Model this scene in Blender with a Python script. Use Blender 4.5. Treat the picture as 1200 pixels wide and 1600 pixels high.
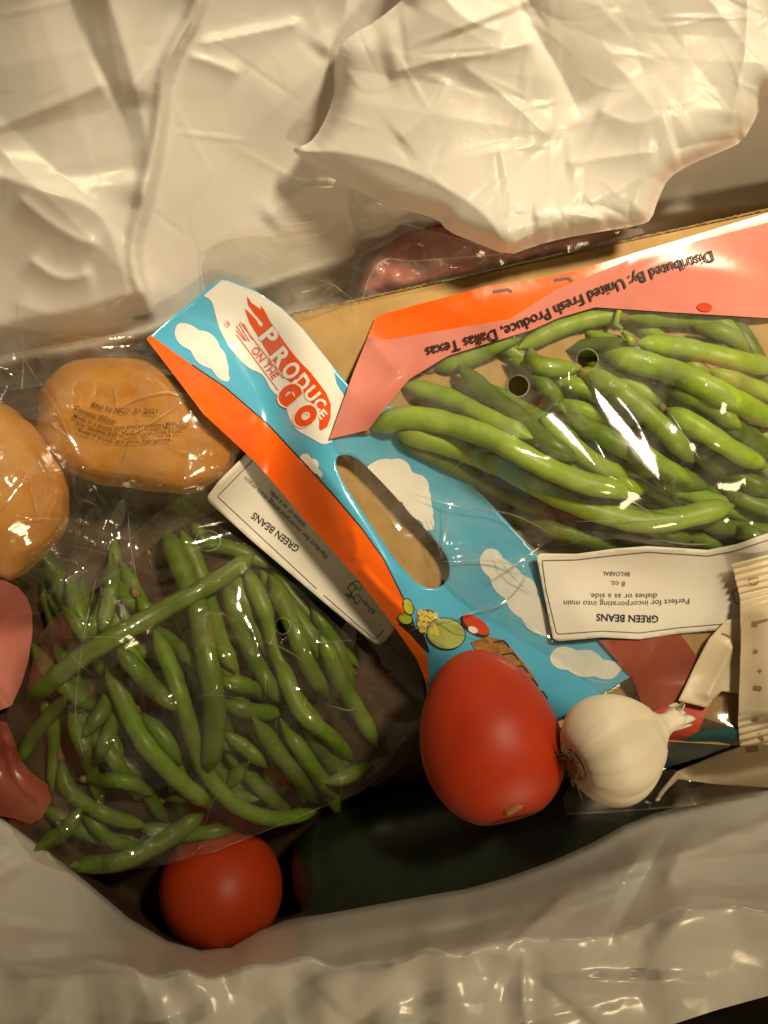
import bpy, math, random
import numpy as np
from mathutils import Vector, Matrix

random.seed(7); rng = np.random.default_rng(11)
for o in list(bpy.data.objects): bpy.data.objects.remove(o)
scn = bpy.context.scene
COL = scn.collection

# ------------------------------------------------------------------ camera
HC = 0.50                       # camera height above the packets
S = 0.43 / 1600.0               # metres per photo pixel at z = 0
cam_d = bpy.data.cameras.new('camera'); cam = bpy.data.objects.new('camera', cam_d)
COL.objects.link(cam); scn.camera = cam
cam.location = (0, 0, HC); cam.rotation_euler = (0, 0, 0)
cam_d.sensor_fit = 'VERTICAL'; cam_d.sensor_height = 36.0; cam_d.sensor_width = 27.0
cam_d.lens = 18.0 / (0.215 / HC)
cam_d.clip_start = 0.01; cam_d.clip_end = 50
cam_d.dof.use_dof = True; cam_d.dof.focus_distance = 0.50; cam_d.dof.aperture_fstop = 17.0
scn.render.resolution_x = 768; scn.render.resolution_y = 1024

# ------------------------------------------------------------------ light
w = bpy.data.worlds.new('World'); scn.world = w; w.use_nodes = True
bg = w.node_tree.nodes['Background']
bg.inputs[0].default_value = (1.0, 0.70, 0.36, 1); bg.inputs[1].default_value = 0.06
LAMP = Vector((0.34, 0.36, 0.82))
ld = bpy.data.lights.new('kitchen_lamp', 'SPOT'); lo = bpy.data.objects.new('kitchen_lamp', ld)
COL.objects.link(lo); lo.location = LAMP
ld.energy = 50; ld.color = (1.0, 0.82, 0.54); ld.shadow_soft_size = 0.06
ld.spot_size = math.radians(54); ld.spot_blend = 1.0
lo.rotation_euler = (Vector((0.05, 0.215, 0.0)) - LAMP).to_track_quat('-Z', 'Y').to_euler()
l2 = bpy.data.lights.new('rim_fill_lamp', 'POINT'); l2o = bpy.data.objects.new('rim_fill_lamp', l2); COL.objects.link(l2o)
l2o.location = (0.50, -0.75, 0.46); l2.energy = 11; l2.color = (1.0, 0.77, 0.44); l2.shadow_soft_size = 0.12  # added fill without a known source, brightens the front rim
scn.view_settings.view_transform = 'Standard'; scn.view_settings.look = 'None'
scn.view_settings.exposure = 0.12; scn.view_settings.gamma = 1.0
scn.render.engine = 'CYCLES'
scn.cycles.transparent_max_bounces = 40; scn.cycles.max_bounces = 10

# ------------------------------------------------------------------ helpers: pixels, polygons
def P(px, py, z):
    k = S * (HC - z) / HC
    return (np.asarray(px) - 600.0) * k, (800.0 - np.asarray(py)) * k, np.asarray(z)

def chaikin(poly, n=2, closed=True):
    p = np.array(poly, float)
    for _ in range(n):
        q = np.roll(p, -1, 0) if closed else p[1:]
        a = p if closed else p[:-1]
        new = np.empty((len(a) * 2, 2)); new[0::2] = .75 * a + .25 * q; new[1::2] = .25 * a + .75 * q
        if not closed: new = np.vstack([p[:1], new, p[-1:]])
        p = new
    return p

def resample(path, n):
    p = np.array(path, float); seg = np.linalg.norm(np.diff(p, axis=0), axis=1); s = np.r_[0, np.cumsum(seg)]
    t = np.linspace(0, s[-1], n)
    return np.stack([np.interp(t, s, p[:, i]) for i in range(p.shape[1])], 1)

def spline(path, n):
    """smooth curve through the points"""
    p = np.array(path, float)
    if len(p) < 3: return resample(p, n)
    e = np.vstack([2 * p[0] - p[1], p, 2 * p[-1] - p[-2]]); out = []
    for i in range(1, len(e) - 2):
        for t in np.linspace(0, 1, 12, endpoint=False):
            a, b, c, d = e[i - 1], e[i], e[i + 1], e[i + 2]
            out.append(.5 * ((2 * b) + (c - a) * t + (2 * a - 5 * b + 4 * c - d) * t * t + (3 * b - a - 3 * c + d) * t ** 3))
    out.append(p[-1])
    return resample(out, n)

def inside(poly, x, y):
    poly = np.asarray(poly, float); r = np.zeros(np.shape(x), bool); n = len(poly)
    for i in range(n):
        x1, y1 = poly[i]; x2, y2 = poly[(i + 1) % n]
        if y1 == y2: continue
        c = ((y1 > y) != (y2 > y)) & (x < (x2 - x1) * (y - y1) / (y2 - y1) + x1)
        r ^= c
    return r

def seg_nearest(path, x, y, closed=False):
    """distance, nearest point, signed side, arc position for a polyline"""
    p = np.asarray(path, float); n = len(p) if closed else len(p) - 1
    best = np.full(np.shape(x), 1e18); bx = np.zeros_like(best); by = np.zeros_like(best); side = np.zeros_like(best); arc = np.zeros_like(best)
    acc = 0.
    for i in range(n):
        a = p[i]; b = p[(i + 1) % len(p)]; d = b - a; L2 = d @ d
        if L2 == 0: continue
        t = np.clip(((x - a[0]) * d[0] + (y - a[1]) * d[1]) / L2, 0, 1)
        qx = a[0] + t * d[0]; qy = a[1] + t * d[1]; D = (x - qx) ** 2 + (y - qy) ** 2
        m = D < best
        best = np.where(m, D, best); bx = np.where(m, qx, bx); by = np.where(m, qy, by)
        side = np.where(m, np.sign(d[0] * (y - a[1]) - d[1] * (x - a[0])), side)
        L = math.sqrt(L2); arc = np.where(m, acc + t * L, arc); acc += L
    return np.sqrt(best), bx, by, side, arc / max(acc, 1e-9)

def sstep(a, b, x):
    t = np.clip((x - a) / (b - a), 0, 1); return t * t * (3 - 2 * t)

def vnoise(x, y, sc, seed=0):
    """smooth value noise, -1..1"""
    r = np.random.default_rng(seed).uniform(-1, 1, (64, 64))
    u = np.asarray(x) / sc + 1000; v = np.asarray(y) / sc + 1000
    i = np.floor(u).astype(int); j = np.floor(v).astype(int); f = u - i; g = v - j
    f = f * f * (3 - 2 * f); g = g * g * (3 - 2 * g)
    a = r[i % 64, j % 64]; b = r[(i + 1) % 64, j % 64]; c = r[i % 64, (j + 1) % 64]; d = r[(i + 1) % 64, (j + 1) % 64]
    return (a * (1 - f) + b * f) * (1 - g) + (c * (1 - f) + d * f) * g

def fold(x, y, path, h, wl, wr, p=1.3, fade=.15):
    """one crease: sharp crest along the path, widths wl / wr to either side"""
    d, _, _, s, a = seg_nearest(chaikin(path, 2, False), x, y)
    wd = np.where(s > 0, wr, wl)
    env = sstep(0, fade, a) * sstep(0, fade, 1 - a) if fade > 0 else 1
    return h * np.exp(-(d / wd) ** p) * env

def crumple(x, y, seed, n, box, amp, length, width, ang=None, spread=math.pi, up=False):
    """many small sharp creases"""
    r = np.random.default_rng(seed); z = np.zeros(np.shape(x))
    for _ in range(n):
        cx = r.uniform(box[0], box[2]); cy = r.uniform(box[1], box[3])
        a = (r.uniform(0, math.pi) if ang is None else ang + r.normal(0, spread))
        L = length * r.uniform(.4, 1.6); W = width * r.uniform(.5, 1.6); h = amp * r.uniform(.3, 1.2)
        if not up and r.random() < .45: h = -h
        bend = r.normal(0, .25) / L
        u = (x - cx) * math.cos(a) + (y - cy) * math.sin(a); v = -(x - cx) * math.sin(a) + (y - cy) * math.cos(a) + bend * u * u
        k = r.uniform(.25, 1)
        m = (np.abs(u) < 2.2 * L) & (np.abs(v) < 6 * W)
        z += np.where(m, h * np.exp(-(u / L) ** 2) * np.exp(-np.abs(v) / np.where(v > 0, W, W * k * 3)), 0)
    return z

def ffold(x, y, path, h, wl, wr, p=1.2, fade=.15): return fold(x, y, path, h * .5, wl * 1.5, wr * 1.5, 1., fade)

def tents(x, y, seed, n, box, amp, length, width, ang=None, spread=.5):
    """flat facets meeting in sharp straight creases"""
    r = np.random.default_rng(seed); z = np.zeros(np.shape(x))
    for _ in range(n):
        cx = r.uniform(box[0], box[2]); cy = r.uniform(box[1], box[3]); a = r.uniform(0, math.pi) if ang is None else ang + r.normal(0, spread)
        L = length * r.uniform(.5, 1.6); W = width * r.uniform(.5, 1.7); h = amp * r.uniform(.3, 1.1) * (1 if r.random() < .6 else -1); k = r.uniform(.2, 1.)
        u = (x - cx) * math.cos(a) + (y - cy) * math.sin(a); v = -(x - cx) * math.sin(a) + (y - cy) * math.cos(a)
        z += h * np.clip(1 - np.abs(v) / np.where(v > 0, W, W * k), 0, 1) * np.clip(1.4 - np.abs(u) / L, 0, 1)
    return z

# ------------------------------------------------------------------ depth map the things are stacked on
GX0, GY0, GST = -320, -240, 4
gx = np.arange(GX0, 1524, GST, dtype=float); gy = np.arange(GY0, 1860, GST, dtype=float)
GXX, GYY = np.meshgrid(gx, gy)
DM = np.full(GXX.shape, -0.15)

def sampler(grid):
    def f(px, py):
        u = np.clip((np.asarray(px, float) - GX0) / GST, 0, grid.shape[1] - 1.001); v = np.clip((np.asarray(py, float) - GY0) / GST, 0, grid.shape[0] - 1.001)
        i = u.astype(int); j = v.astype(int); a = u - i; b = v - j
        return (grid[j, i] * (1 - a) + grid[j, i + 1] * a) * (1 - b) + (grid[j + 1, i] * (1 - a) + grid[j + 1, i + 1] * a) * b
    return f

def blur(F):
    G = np.pad(F, 1, mode='edge')
    return (G[:-2, 1:-1] + G[2:, 1:-1] + G[1:-1, :-2] + G[1:-1, 2:]) * .2 + F * .2

def drape(iters, eps=.0012, g=0., final=2, obst=None):
    O = (DM if obst is None else obst) + eps; F = O.copy()
    for _ in range(iters): F = np.maximum(O, blur(F) - g)
    for _ in range(final): F = blur(F)
    return F

def raise_dm(poly, F):
    m = inside(poly, GXX, GYY)
    DM[m] = np.maximum(DM[m], F[m])

def scatter_dm(px, py, z):
    i = np.round((px - GX0) / GST).astype(int); j = np.round((py - GY0) / GST).astype(int)
    ok = (i >= 0) & (j >= 0) & (i < DM.shape[1]) & (j < DM.shape[0])
    np.maximum.at(DM, (j[ok], i[ok]), z[ok])

def to_px(v):
    k = S * (HC - v[:, 2]) / HC
    return 600 + v[:, 0] / k, 800 - v[:, 1] / k

# ------------------------------------------------------------------ helpers: objects
ORG = {}
def mk(name, verts, faces, mat, parent=None, smooth=True, label=None, cat=None, group=None, kind=None):
    v = np.asarray(verts, float).reshape(-1, 3)
    o0 = np.array([v[:, 0].mean(), v[:, 1].mean(), v[:, 2].min()])
    me = bpy.data.meshes.new(name); me.from_pydata((v - o0).tolist(), [], faces if isinstance(faces, list) else faces.tolist())
    me.materials.append(mat)
    if smooth: me.polygons.foreach_set('use_smooth', np.ones(len(me.polygons), bool))
    me.update()
    o = bpy.data.objects.new(name, me); COL.objects.link(o)
    base = ORG[parent.name] if parent else np.zeros(3)
    o.location = Vector(o0 - base); o.parent = parent; ORG[o.name] = o0
    return tag(o, label, cat, group, kind)

def tag(o, label=None, cat=None, group=None, kind=None):
    if label: o['label'] = label
    if cat: o['category'] = cat
    if group: o['group'] = group
    if kind: o['kind'] = kind
    return o

def thing(name, px, py, z, label, cat, group=None):
    o = bpy.data.objects.new(name, None); COL.objects.link(o); o.empty_display_size = .01
    p = np.array([float(c) for c in P(px, py, z)]); o.location = Vector(p); ORG[o.name] = p
    return tag(o, label, cat, group)

def sheet_geo(outer, zf, step=4., holes=()):
    outer = np.asarray(outer, float)
    x0, y0 = outer.min(0) - step; x1, y1 = outer.max(0) + step
    xs = np.arange(x0, x1 + step, step); ys = np.arange(y0, y1 + step, step)
    X, Y = np.meshgrid(xs, ys); nx = len(xs); ny = len(ys)
    cx = (X[:-1, :-1] + X[1:, 1:]) / 2; cy = (Y[:-1, :-1] + Y[1:, 1:]) / 2
    K = inside(outer, cx, cy)
    for h in holes: K &= ~inside(h, cx, cy)
    cnt = np.zeros((ny, nx), int)
    cnt[:-1, :-1] += K; cnt[1:, :-1] += K; cnt[:-1, 1:] += K; cnt[1:, 1:] += K
    use = cnt > 0; bnd = use & (cnt < 4)
    bx, by = X[bnd], Y[bnd]
    d, qx, qy, _, _ = seg_nearest(outer, bx, by, True)
    for h in holes:
        d2, ax, ay, _, _ = seg_nearest(h, bx, by, True); m = d2 < d
        d = np.where(m, d2, d); qx = np.where(m, ax, qx); qy = np.where(m, ay, qy)
    ok = d < 1.6 * step
    X[bnd] = np.where(ok, qx, bx); Y[bnd] = np.where(ok, qy, by)
    idx = np.full((ny, nx), -1); idx[use] = np.arange(use.sum())
    px, py = X[use], Y[use]
    z = zf(px, py); x, y, z = P(px, py, z)
    j, i = np.nonzero(K)
    faces = np.stack([idx[j, i], idx[j + 1, i], idx[j + 1, i + 1], idx[j, i + 1]], 1)
    return np.stack([x, y, z], 1), faces

def sheet(name, outer, zf, mat, parent=None, step=4., holes=(), thick=0., **kw):
    v, f = sheet_geo(outer, zf, step, holes)
    o = mk(name, v, f, mat, parent, **kw)
    if thick:
        m = o.modifiers.new('thickness', 'SOLIDIFY'); m.thickness = thick; m.offset = -1
    return o

def stroke(name, path, wpx, zf, mat, parent, off=.0004, closed=False, n=None, taper=False, smooth_path=False):
    p = np.array(path, float)
    if closed: p = np.vstack([p, p[:1]])
    L = np.linalg.norm(np.diff(p, axis=0), axis=1).sum()
    n = n or max(3, int(L / 6))
    p = spline(p, n) if smooth_path else resample(p, n)
    t = np.gradient(p, axis=0); t /= np.linalg.norm(t, axis=1)[:, None] + 1e-9; nn = np.stack([-t[:, 1], t[:, 0]], 1)
    ww = np.full(n, wpx / 2.)
    if taper: ww *= np.sin(np.linspace(.12, math.pi - .12, n))
    a = p + nn * ww[:, None]; b = p - nn * ww[:, None]
    q = np.vstack([a, b]); z = zf(q[:, 0], q[:, 1]) + off
    x, y, z = P(q[:, 0], q[:, 1], z)
    f = [(i, i + 1, n + i + 1, n + i) for i in range(n - 1)]
    return mk(name, np.stack([x, y, z], 1), f, mat, parent)

def patch(name, poly, zf, mat, parent, off=.0004):
    q = np.array(poly, float); z = zf(q[:, 0], q[:, 1]) + off
    x, y, z = P(q[:, 0], q[:, 1], z)
    return mk(name, np.stack([x, y, z], 1), [list(range(len(q)))], mat, parent, smooth=False)

def ellipse(cx, cy, rx, ry, ang=0, n=28):
    t = np.linspace(0, 2 * math.pi, n, endpoint=False); c, s = math.cos(ang), math.sin(ang)
    return np.stack([cx + rx * np.cos(t) * c - ry * np.sin(t) * s, cy + rx * np.cos(t) * s + ry * np.sin(t) * c], 1)

def text_path(name, s, path, zf, mat, parent, off=.0005, stretch=1., bold=0., height=None, shear=0.):
    cu = bpy.data.curves.new('t', 'FONT'); cu.body = s; cu.resolution_u = 3; cu.offset = bold; cu.shear = shear; cu.fill_mode = 'FRONT'
    to = bpy.data.objects.new('t', cu); COL.objects.link(to)
    dg = bpy.context.evaluated_depsgraph_get(); me = bpy.data.meshes.new_from_object(to.evaluated_get(dg))
    n = len(me.vertices); v = np.empty(n * 3); me.vertices.foreach_get('co', v); v = v.reshape(-1, 3)
    f = [list(p.vertices) for p in me.polygons]
    bpy.data.objects.remove(to); bpy.data.curves.remove(cu); bpy.data.meshes.remove(me)
    p = resample(path, 60); L = np.linalg.norm(np.diff(p, axis=0), axis=1).sum()
    x0, x1 = v[:, 0].min(), v[:, 0].max(); k = L / (x1 - x0)
    ky = k * stretch if height is None else height / .73
    t = (v[:, 0] - x0) / (x1 - x0) * 59; tt = np.arange(60)
    bx = np.interp(t, tt, p[:, 0]); by = np.interp(t, tt, p[:, 1])
    tg = np.gradient(p, axis=0); tg /= np.linalg.norm(tg, axis=1)[:, None]
    tx = np.interp(t, tt, tg[:, 0]); ty = np.interp(t, tt, tg[:, 1])
    px = bx + ty * v[:, 1] * ky; py = by - tx * v[:, 1] * ky      # "up" of the letters, image y runs down
    z = zf(px, py) + off; x, y, z = P(px, py, z)
    return mk(name, np.stack([x, y, z], 1), f, mat, parent, smooth=False)

def tube_geo(pts, rad, sides=12, sq=None):
    pts = np.asarray(pts, float); n = len(pts); rad = np.broadcast_to(rad, (n,))
    t = np.gradient(pts, axis=0); t /= np.linalg.norm(t, axis=1)[:, None] + 1e-12
    up = np.array([0, 0, 1.]); V = []
    for i in range(n):
        u = up if abs(t[i] @ up) < .95 else np.array([0, 1., 0])
        a = np.cross(t[i], u); a /= np.linalg.norm(a); b = np.cross(a, t[i])
        for k in range(sides):
            q = 2 * math.pi * k / sides; m = 1 if sq is None else sq(i, q)
            V.append(pts[i] + rad[i] * m * (math.cos(q) * a + math.sin(q) * b))
    F = [[i * sides + k, i * sides + (k + 1) % sides, (i + 1) * sides + (k + 1) % sides, (i + 1) * sides + k] for i in range(n - 1) for k in range(sides)]
    F.append(list(range(sides))[::-1]); F.append([(n - 1) * sides + k for k in range(sides)])
    return np.array(V), F

def sphere_geo(nu=64, nv=40):
    V = [(0, 0, -1.)]; F = []
    for j in range(1, nv):
        a = -math.pi / 2 + math.pi * j / nv
        for i in range(nu):
            b = 2 * math.pi * i / nu; V.append((math.cos(a) * math.cos(b), math.cos(a) * math.sin(b), math.sin(a)))
    V.append((0, 0, 1.)); top = len(V) - 1
    for i in range(nu):
        F.append([0, 1 + (i + 1) % nu, 1 + i]); F.append([top, top - nu + i, top - nu + (i + 1) % nu])
    for j in range(nv - 2):
        for i in range(nu):
            a = 1 + j * nu + i; b = 1 + j * nu + (i + 1) % nu; F.append([a, b, b + nu, a + nu])
    return np.array(V), F

def drop_on(v, sink=.0012):
    """lift or lower a body until it rests on what is below it"""
    px, py = to_px(v); zc = v[:, 2].mean(); low = v[:, 2] < zc
    return float((sampler(DM)(px[low], py[low]) - v[low, 2]).max()) - sink

# ------------------------------------------------------------------ materials
def nodes(name):
    m = bpy.data.materials.new(name); m.use_nodes = True; nt = m.node_tree; nt.nodes.clear()
    out = nt.nodes.new('ShaderNodeOutputMaterial'); return m, nt, out

def coords(nt, scale=1.):
    tc = nt.nodes.new('ShaderNodeTexCoord'); return tc.outputs['Object']

def noise(nt, vec, scale, detail=4, rough=.55, dist=0.):
    n = nt.nodes.new('ShaderNodeTexNoise'); n.inputs['Scale'].default_value = scale; n.inputs['Detail'].default_value = detail
    n.inputs['Roughness'].default_value = rough; n.inputs['Distortion'].default_value = dist; nt.links.new(vec, n.inputs['Vector']); return n.outputs['Fac']

def ramp(nt, fac, stops):
    r = nt.nodes.new('ShaderNodeValToRGB'); e = r.color_ramp.elements
    while len(e) < len(stops): e.new(.5)
    for k, (p, c) in zip(e, stops): k.position = p; k.color = (*c, 1)
    nt.links.new(fac, r.inputs[0]); return r.outputs[0]

def bump(nt, h, strength, dist=.001):
    b = nt.nodes.new('ShaderNodeBump'); b.inputs['Strength'].default_value = strength; b.inputs['Distance'].default_value = dist
    nt.links.new(h, b.inputs['Height']); return b.outputs[0]

def surf(name, c1, c2=None, scale=60, rough=.5, spec=.5, bmp=0., bscale=400, bdist=.0006, lo=.35, hi=.65, sss=0., detail=4, coat=0.):
    m, nt, out = nodes(name); p = nt.nodes.new('ShaderNodeBsdfPrincipled'); vec = coords(nt)
    if c2 is None: p.inputs['Base Color'].default_value = (*c1, 1)
    else: nt.links.new(ramp(nt, noise(nt, vec, scale, detail), [(lo, c1), (hi, c2)]), p.inputs['Base Color'])
    p.inputs['Roughness'].default_value = rough; p.inputs['Specular IOR Level'].default_value = spec
    if coat: p.inputs['Coat Weight'].default_value = coat; p.inputs['Coat Roughness'].default_value = .08
    if sss:
        p.inputs['Subsurface Weight'].default_value = sss; p.inputs['Subsurface Radius'].default_value = (.004, .002, .001); p.inputs['Subsurface Scale'].default_value = 1.
    if bmp: nt.links.new(bump(nt, noise(nt, vec, bscale, 5), bmp, bdist), p.inputs['Normal'])
    nt.links.new(p.outputs[0], out.inputs[0]); return m

def film(name, haze=.05, rough=.07, tint=(.985, .975, .955), bscale=45, bst=.10, base=.08, hazecol=(.75, .70, .60)):
    """clear plastic film: see-through, mirror-like at grazing angles, slightly milky"""
    m, nt, out = nodes(name); L = nt.links.new; vec = coords(nt)
    h = noise(nt, vec, bscale, 3, .5, 1.5); nb = bump(nt, h, bst, .004)
    lw = nt.nodes.new('ShaderNodeLayerWeight'); lw.inputs[0].default_value = .5; L(nb, lw.inputs['Normal'])
    pw = nt.nodes.new('ShaderNodeMath'); pw.operation = 'POWER'; L(lw.outputs['Facing'], pw.inputs[0]); pw.inputs[1].default_value = 4
    ma = nt.nodes.new('ShaderNodeMath'); ma.operation = 'MULTIPLY_ADD'; L(pw.outputs[0], ma.inputs[0]); ma.inputs[1].default_value = .8; ma.inputs[2].default_value = base
    tr = nt.nodes.new('ShaderNodeBsdfTransparent'); tr.inputs[0].default_value = (*tint, 1)
    gl = nt.nodes.new('ShaderNodeBsdfGlossy'); gl.inputs['Roughness'].default_value = rough; L(nb, gl.inputs['Normal'])
    df = nt.nodes.new('ShaderNodeBsdfDiffuse'); df.inputs[0].default_value = (*hazecol, 1)
    tl = nt.nodes.new('ShaderNodeBsdfTranslucent'); tl.inputs[0].default_value = (*hazecol, 1)
    m0 = nt.nodes.new('ShaderNodeMixShader'); m0.inputs[0].default_value = .4; L(df.outputs[0], m0.inputs[1]); L(tl.outputs[0], m0.inputs[2])
    m1 = nt.nodes.new('ShaderNodeMixShader'); L(tr.outputs[0], m1.inputs[1]); L(m0.outputs[0], m1.inputs[2])
    hz = nt.nodes.new('ShaderNodeMapRange'); L(noise(nt, vec, 26, 5, .6, 2.2), hz.inputs[0]); hz.inputs[1].default_value = .35; hz.inputs[2].default_value = .68; hz.inputs[3].default_value = haze * .25; hz.inputs[4].default_value = haze * 2.0
    L(hz.outputs[0], m1.inputs[0])
    m2 = nt.nodes.new('ShaderNodeMixShader'); L(ma.outputs[0], m2.inputs[0]); L(m1.outputs[0], m2.inputs[1]); L(gl.outputs[0], m2.inputs[2])
    L(m2.outputs[0], out.inputs[0]); return m

def bag_plastic(name):
    m, nt, out = nodes(name); L = nt.links.new; vec = coords(nt)
    p = nt.nodes.new('ShaderNodeBsdfPrincipled')
    L(ramp(nt, noise(nt, vec, 9, 4), [(.3, (.79, .77, .73)), (.7, (.84, .83, .79))]), p.inputs['Base Color'])
    p.inputs['Roughness'].default_value = .24; p.inputs['Specular IOR Level'].default_value = .7
    a = noise(nt, vec, 70, 5, .6, 1.2); b = noise(nt, vec, 420, 4, .6)
    ad = nt.nodes.new('ShaderNodeMath'); ad.operation = 'MULTIPLY_ADD'; L(b, ad.inputs[0]); ad.inputs[1].default_value = .12; L(a, ad.inputs[2])
    nb = bump(nt, ad.outputs[0], .05, .003); L(nb, p.inputs['Normal'])
    tl = nt.nodes.new('ShaderNodeBsdfTranslucent'); tl.inputs[0].default_value = (.78, .72, .62, 1)
    mx = nt.nodes.new('ShaderNodeMixShader'); mx.inputs[0].default_value = .20; L(p.outputs[0], mx.inputs[1]); L(tl.outputs[0], mx.inputs[2])
    L(mx.outputs[0], out.inputs[0]); return m

M = {
 'table': surf('dark_table', (.008, .006, .004), (.018, .012, .008), 30, .9, .05),
 'bag': bag_plastic('white_polythene'),
 'kraft': surf('kraft_board', (.40, .25, .10), (.50, .33, .14), 45, .75, .2, .25, 500),
 'kraft_edge': surf('kraft_board_edge', (.16, .09, .035), (.36, .23, .09), 260, .85, .1, .4, 700),
 'brown': surf('shade_sheet', (.045, .025, .012), (.075, .042, .02), 40, .7, .2, .3, 200),  # dark tone stands in for shade on the bag floor
 'film': film('clear_film', .085, .10, bst=.06),
 'film_bread': film('clear_bread_film', .10, .12, bscale=40, bst=.2, base=.12),
 'film_dull': film('hazy_film', .065, .11, base=.07, hazecol=(.70, .58, .42), bst=.16),
 'film_back': film('cloudy_film', .18, .12, base=.05),
 'crease': film('crease_glint', .30, .30, base=.30, hazecol=(.9, .85, .75)),  # whitened crease lines with the glints put into their colour
 'weld': film('film_edge', .26, .12, hazecol=(.9, .85, .75)),
 'bean': None, 'stem': surf('bean_stem', (.28, .20, .07), (.16, .10, .04), 300, .8),
 'crust': surf('bread_crust', (.44, .165, .010), (.66, .34, .045), 34, .5, .3, .4, 150, .0014, .3, .7, .15),
 'tomato': surf('tomato_skin', (.36, .024, .005), (.46, .042, .008), 34, .46, .28, .06, 900, .0003, .3, .7, .25),
 'tomato_dark': surf('tomato_skin_deep', (.36, .032, .004), (.43, .045, .006), 28, .45, .28, .06, 900, .0003, .3, .7, .25),
 'scar': surf('tomato_scar', (.42, .16, .05), (.25, .10, .03), 300, .8),
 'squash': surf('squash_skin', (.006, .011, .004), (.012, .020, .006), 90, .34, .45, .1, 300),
 'garlic': surf('garlic_skin', (.76, .68, .52), (.88, .82, .68), 45, .5, .35, .22, 260, .0006, .3, .7, .2),
 'garlic_root': surf('garlic_root', (.20, .12, .06), (.10, .055, .025), 300, .9),
 'paper': surf('label_paper', (.64, .61, .54), (.70, .67, .60), 25, .55, .3, .12, 120, .0012),
 'ink': surf('ink', (.014, .010, .010), None, rough=.6), 'ink_soft': surf('ink_soft', (.10, .075, .055), None, rough=.6),
 'ink_film': surf('ink_on_film', (.07, .025, .012), None, rough=.5),
 'ink_navy': surf('ink_navy', (.012, .012, .035), None, rough=.6),
 'blue': surf('print_blue', (.075, .39, .64), (.10, .45, .70), 30, .22, .5, .10, 60, .002),
 'orange': surf('print_orange', (.78, .105, .006), (.84, .14, .008), 30, .24, .5, .10, 60, .002),
 'logo': surf('print_logo_orange', (.74, .085, .010), None, rough=.3), 'white': surf('print_white', (.80, .80, .76), None, rough=.3),
 'cloud': surf('print_cloud', (.62, .70, .70), (.74, .76, .72), 60, .3),
 'pink': surf('print_pink', (.55, .185, .15), (.60, .225, .18), 30, .16, .10, .03, 70, .002),
 'redprint': surf('print_red', (.50, .05, .02), (.60, .08, .03), 40, .28, .5),
 'rose': surf('print_rose', (.22, .05, .03), (.30, .08, .045), 40, .3, .5),
 'teal': surf('print_teal', (.02, .12, .14), None, rough=.3),
 'meat': surf('pink_meat', (.34, .085, .075), (.50, .20, .17), 28, .3, .5, .4, 90, .002),
 'lime': surf('print_lime', (.42, .50, .05), None, rough=.35), 'corn': surf('print_corn', (.66, .55, .12), None, rough=.35),
 'apple': surf('print_apple', (.34, .40, .09), (.42, .48, .14), 80, .35), 'basket': surf('print_basket', (.42, .22, .06), (.2, .09, .03), 300, .4),
 'sachet': surf('sachet_paper', (.66, .55, .38), (.74, .64, .47), 40, .42, .4, .15, 150, .001),
 'sachet_ink': surf('sachet_ink', (.34, .20, .09), None, rough=.6),
}
def bean_mat(name, a, b):
    m, nt, out = nodes(name); L = nt.links.new; vec = coords(nt); p = nt.nodes.new('ShaderNodeBsdfPrincipled')
    oi = nt.nodes.new('ShaderNodeObjectInfo')
    c = ramp(nt, noise(nt, vec, 75, 6, .65), [(.28, a), (.55, b), (.80, (b[0] * 1.5, b[1] * 1.25, b[2] * 2))])
    hs = nt.nodes.new('ShaderNodeHueSaturation'); L(c, hs.inputs['Color'])
    mr = nt.nodes.new('ShaderNodeMapRange'); L(oi.outputs['Random'], mr.inputs[0]); mr.inputs[3].default_value = .75; mr.inputs[4].default_value = 1.25
    L(mr.outputs[0], hs.inputs['Value']); L(hs.outputs[0], p.inputs['Base Color'])
    p.inputs['Roughness'].default_value = .42; p.inputs['Specular IOR Level'].default_value = .4
    p.inputs['Subsurface Weight'].default_value = .12; p.inputs['Subsurface Radius'].default_value = (.002, .003, .001); p.inputs['Subsurface Scale'].default_value = 1
    L(bump(nt, noise(nt, vec, 260, 5, .65), .35, .0007), p.inputs['Normal']); L(p.outputs[0], out.inputs[0]); return m
def garlic_mat():
    m = M['garlic']; nt = m.node_tree; L = nt.links.new; p = [n for n in nt.nodes if n.type == 'BSDF_PRINCIPLED'][0]
    src = p.inputs['Base Color'].links[0].from_socket; at = nt.nodes.new('ShaderNodeAttribute'); at.attribute_name = 'streak'
    mx = nt.nodes.new('ShaderNodeMix'); mx.data_type = 'RGBA'; L(at.outputs['Fac'], mx.inputs[0]); L(src, mx.inputs[6]); mx.inputs[7].default_value = (.40, .26, .17, 1); L(mx.outputs[2], p.inputs['Base Color'])
garlic_mat()
M['bean'] = bean_mat('green_bean_skin', (.055, .125, .006), (.11, .195, .011))  # own deeper green, darkened further in place of dimmer light
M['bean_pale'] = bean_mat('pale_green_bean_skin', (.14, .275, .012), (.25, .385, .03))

# ================================================================== SETTING
tv = [(-.9, -.9, -.151), (.9, -.9, -.151), (.9, .9, -.151), (-.9, .9, -.151)]
mk('table', tv, [[0, 1, 2, 3]], M['table'], smooth=False, label='dark table top under the white bag', kind='structure')

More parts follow.
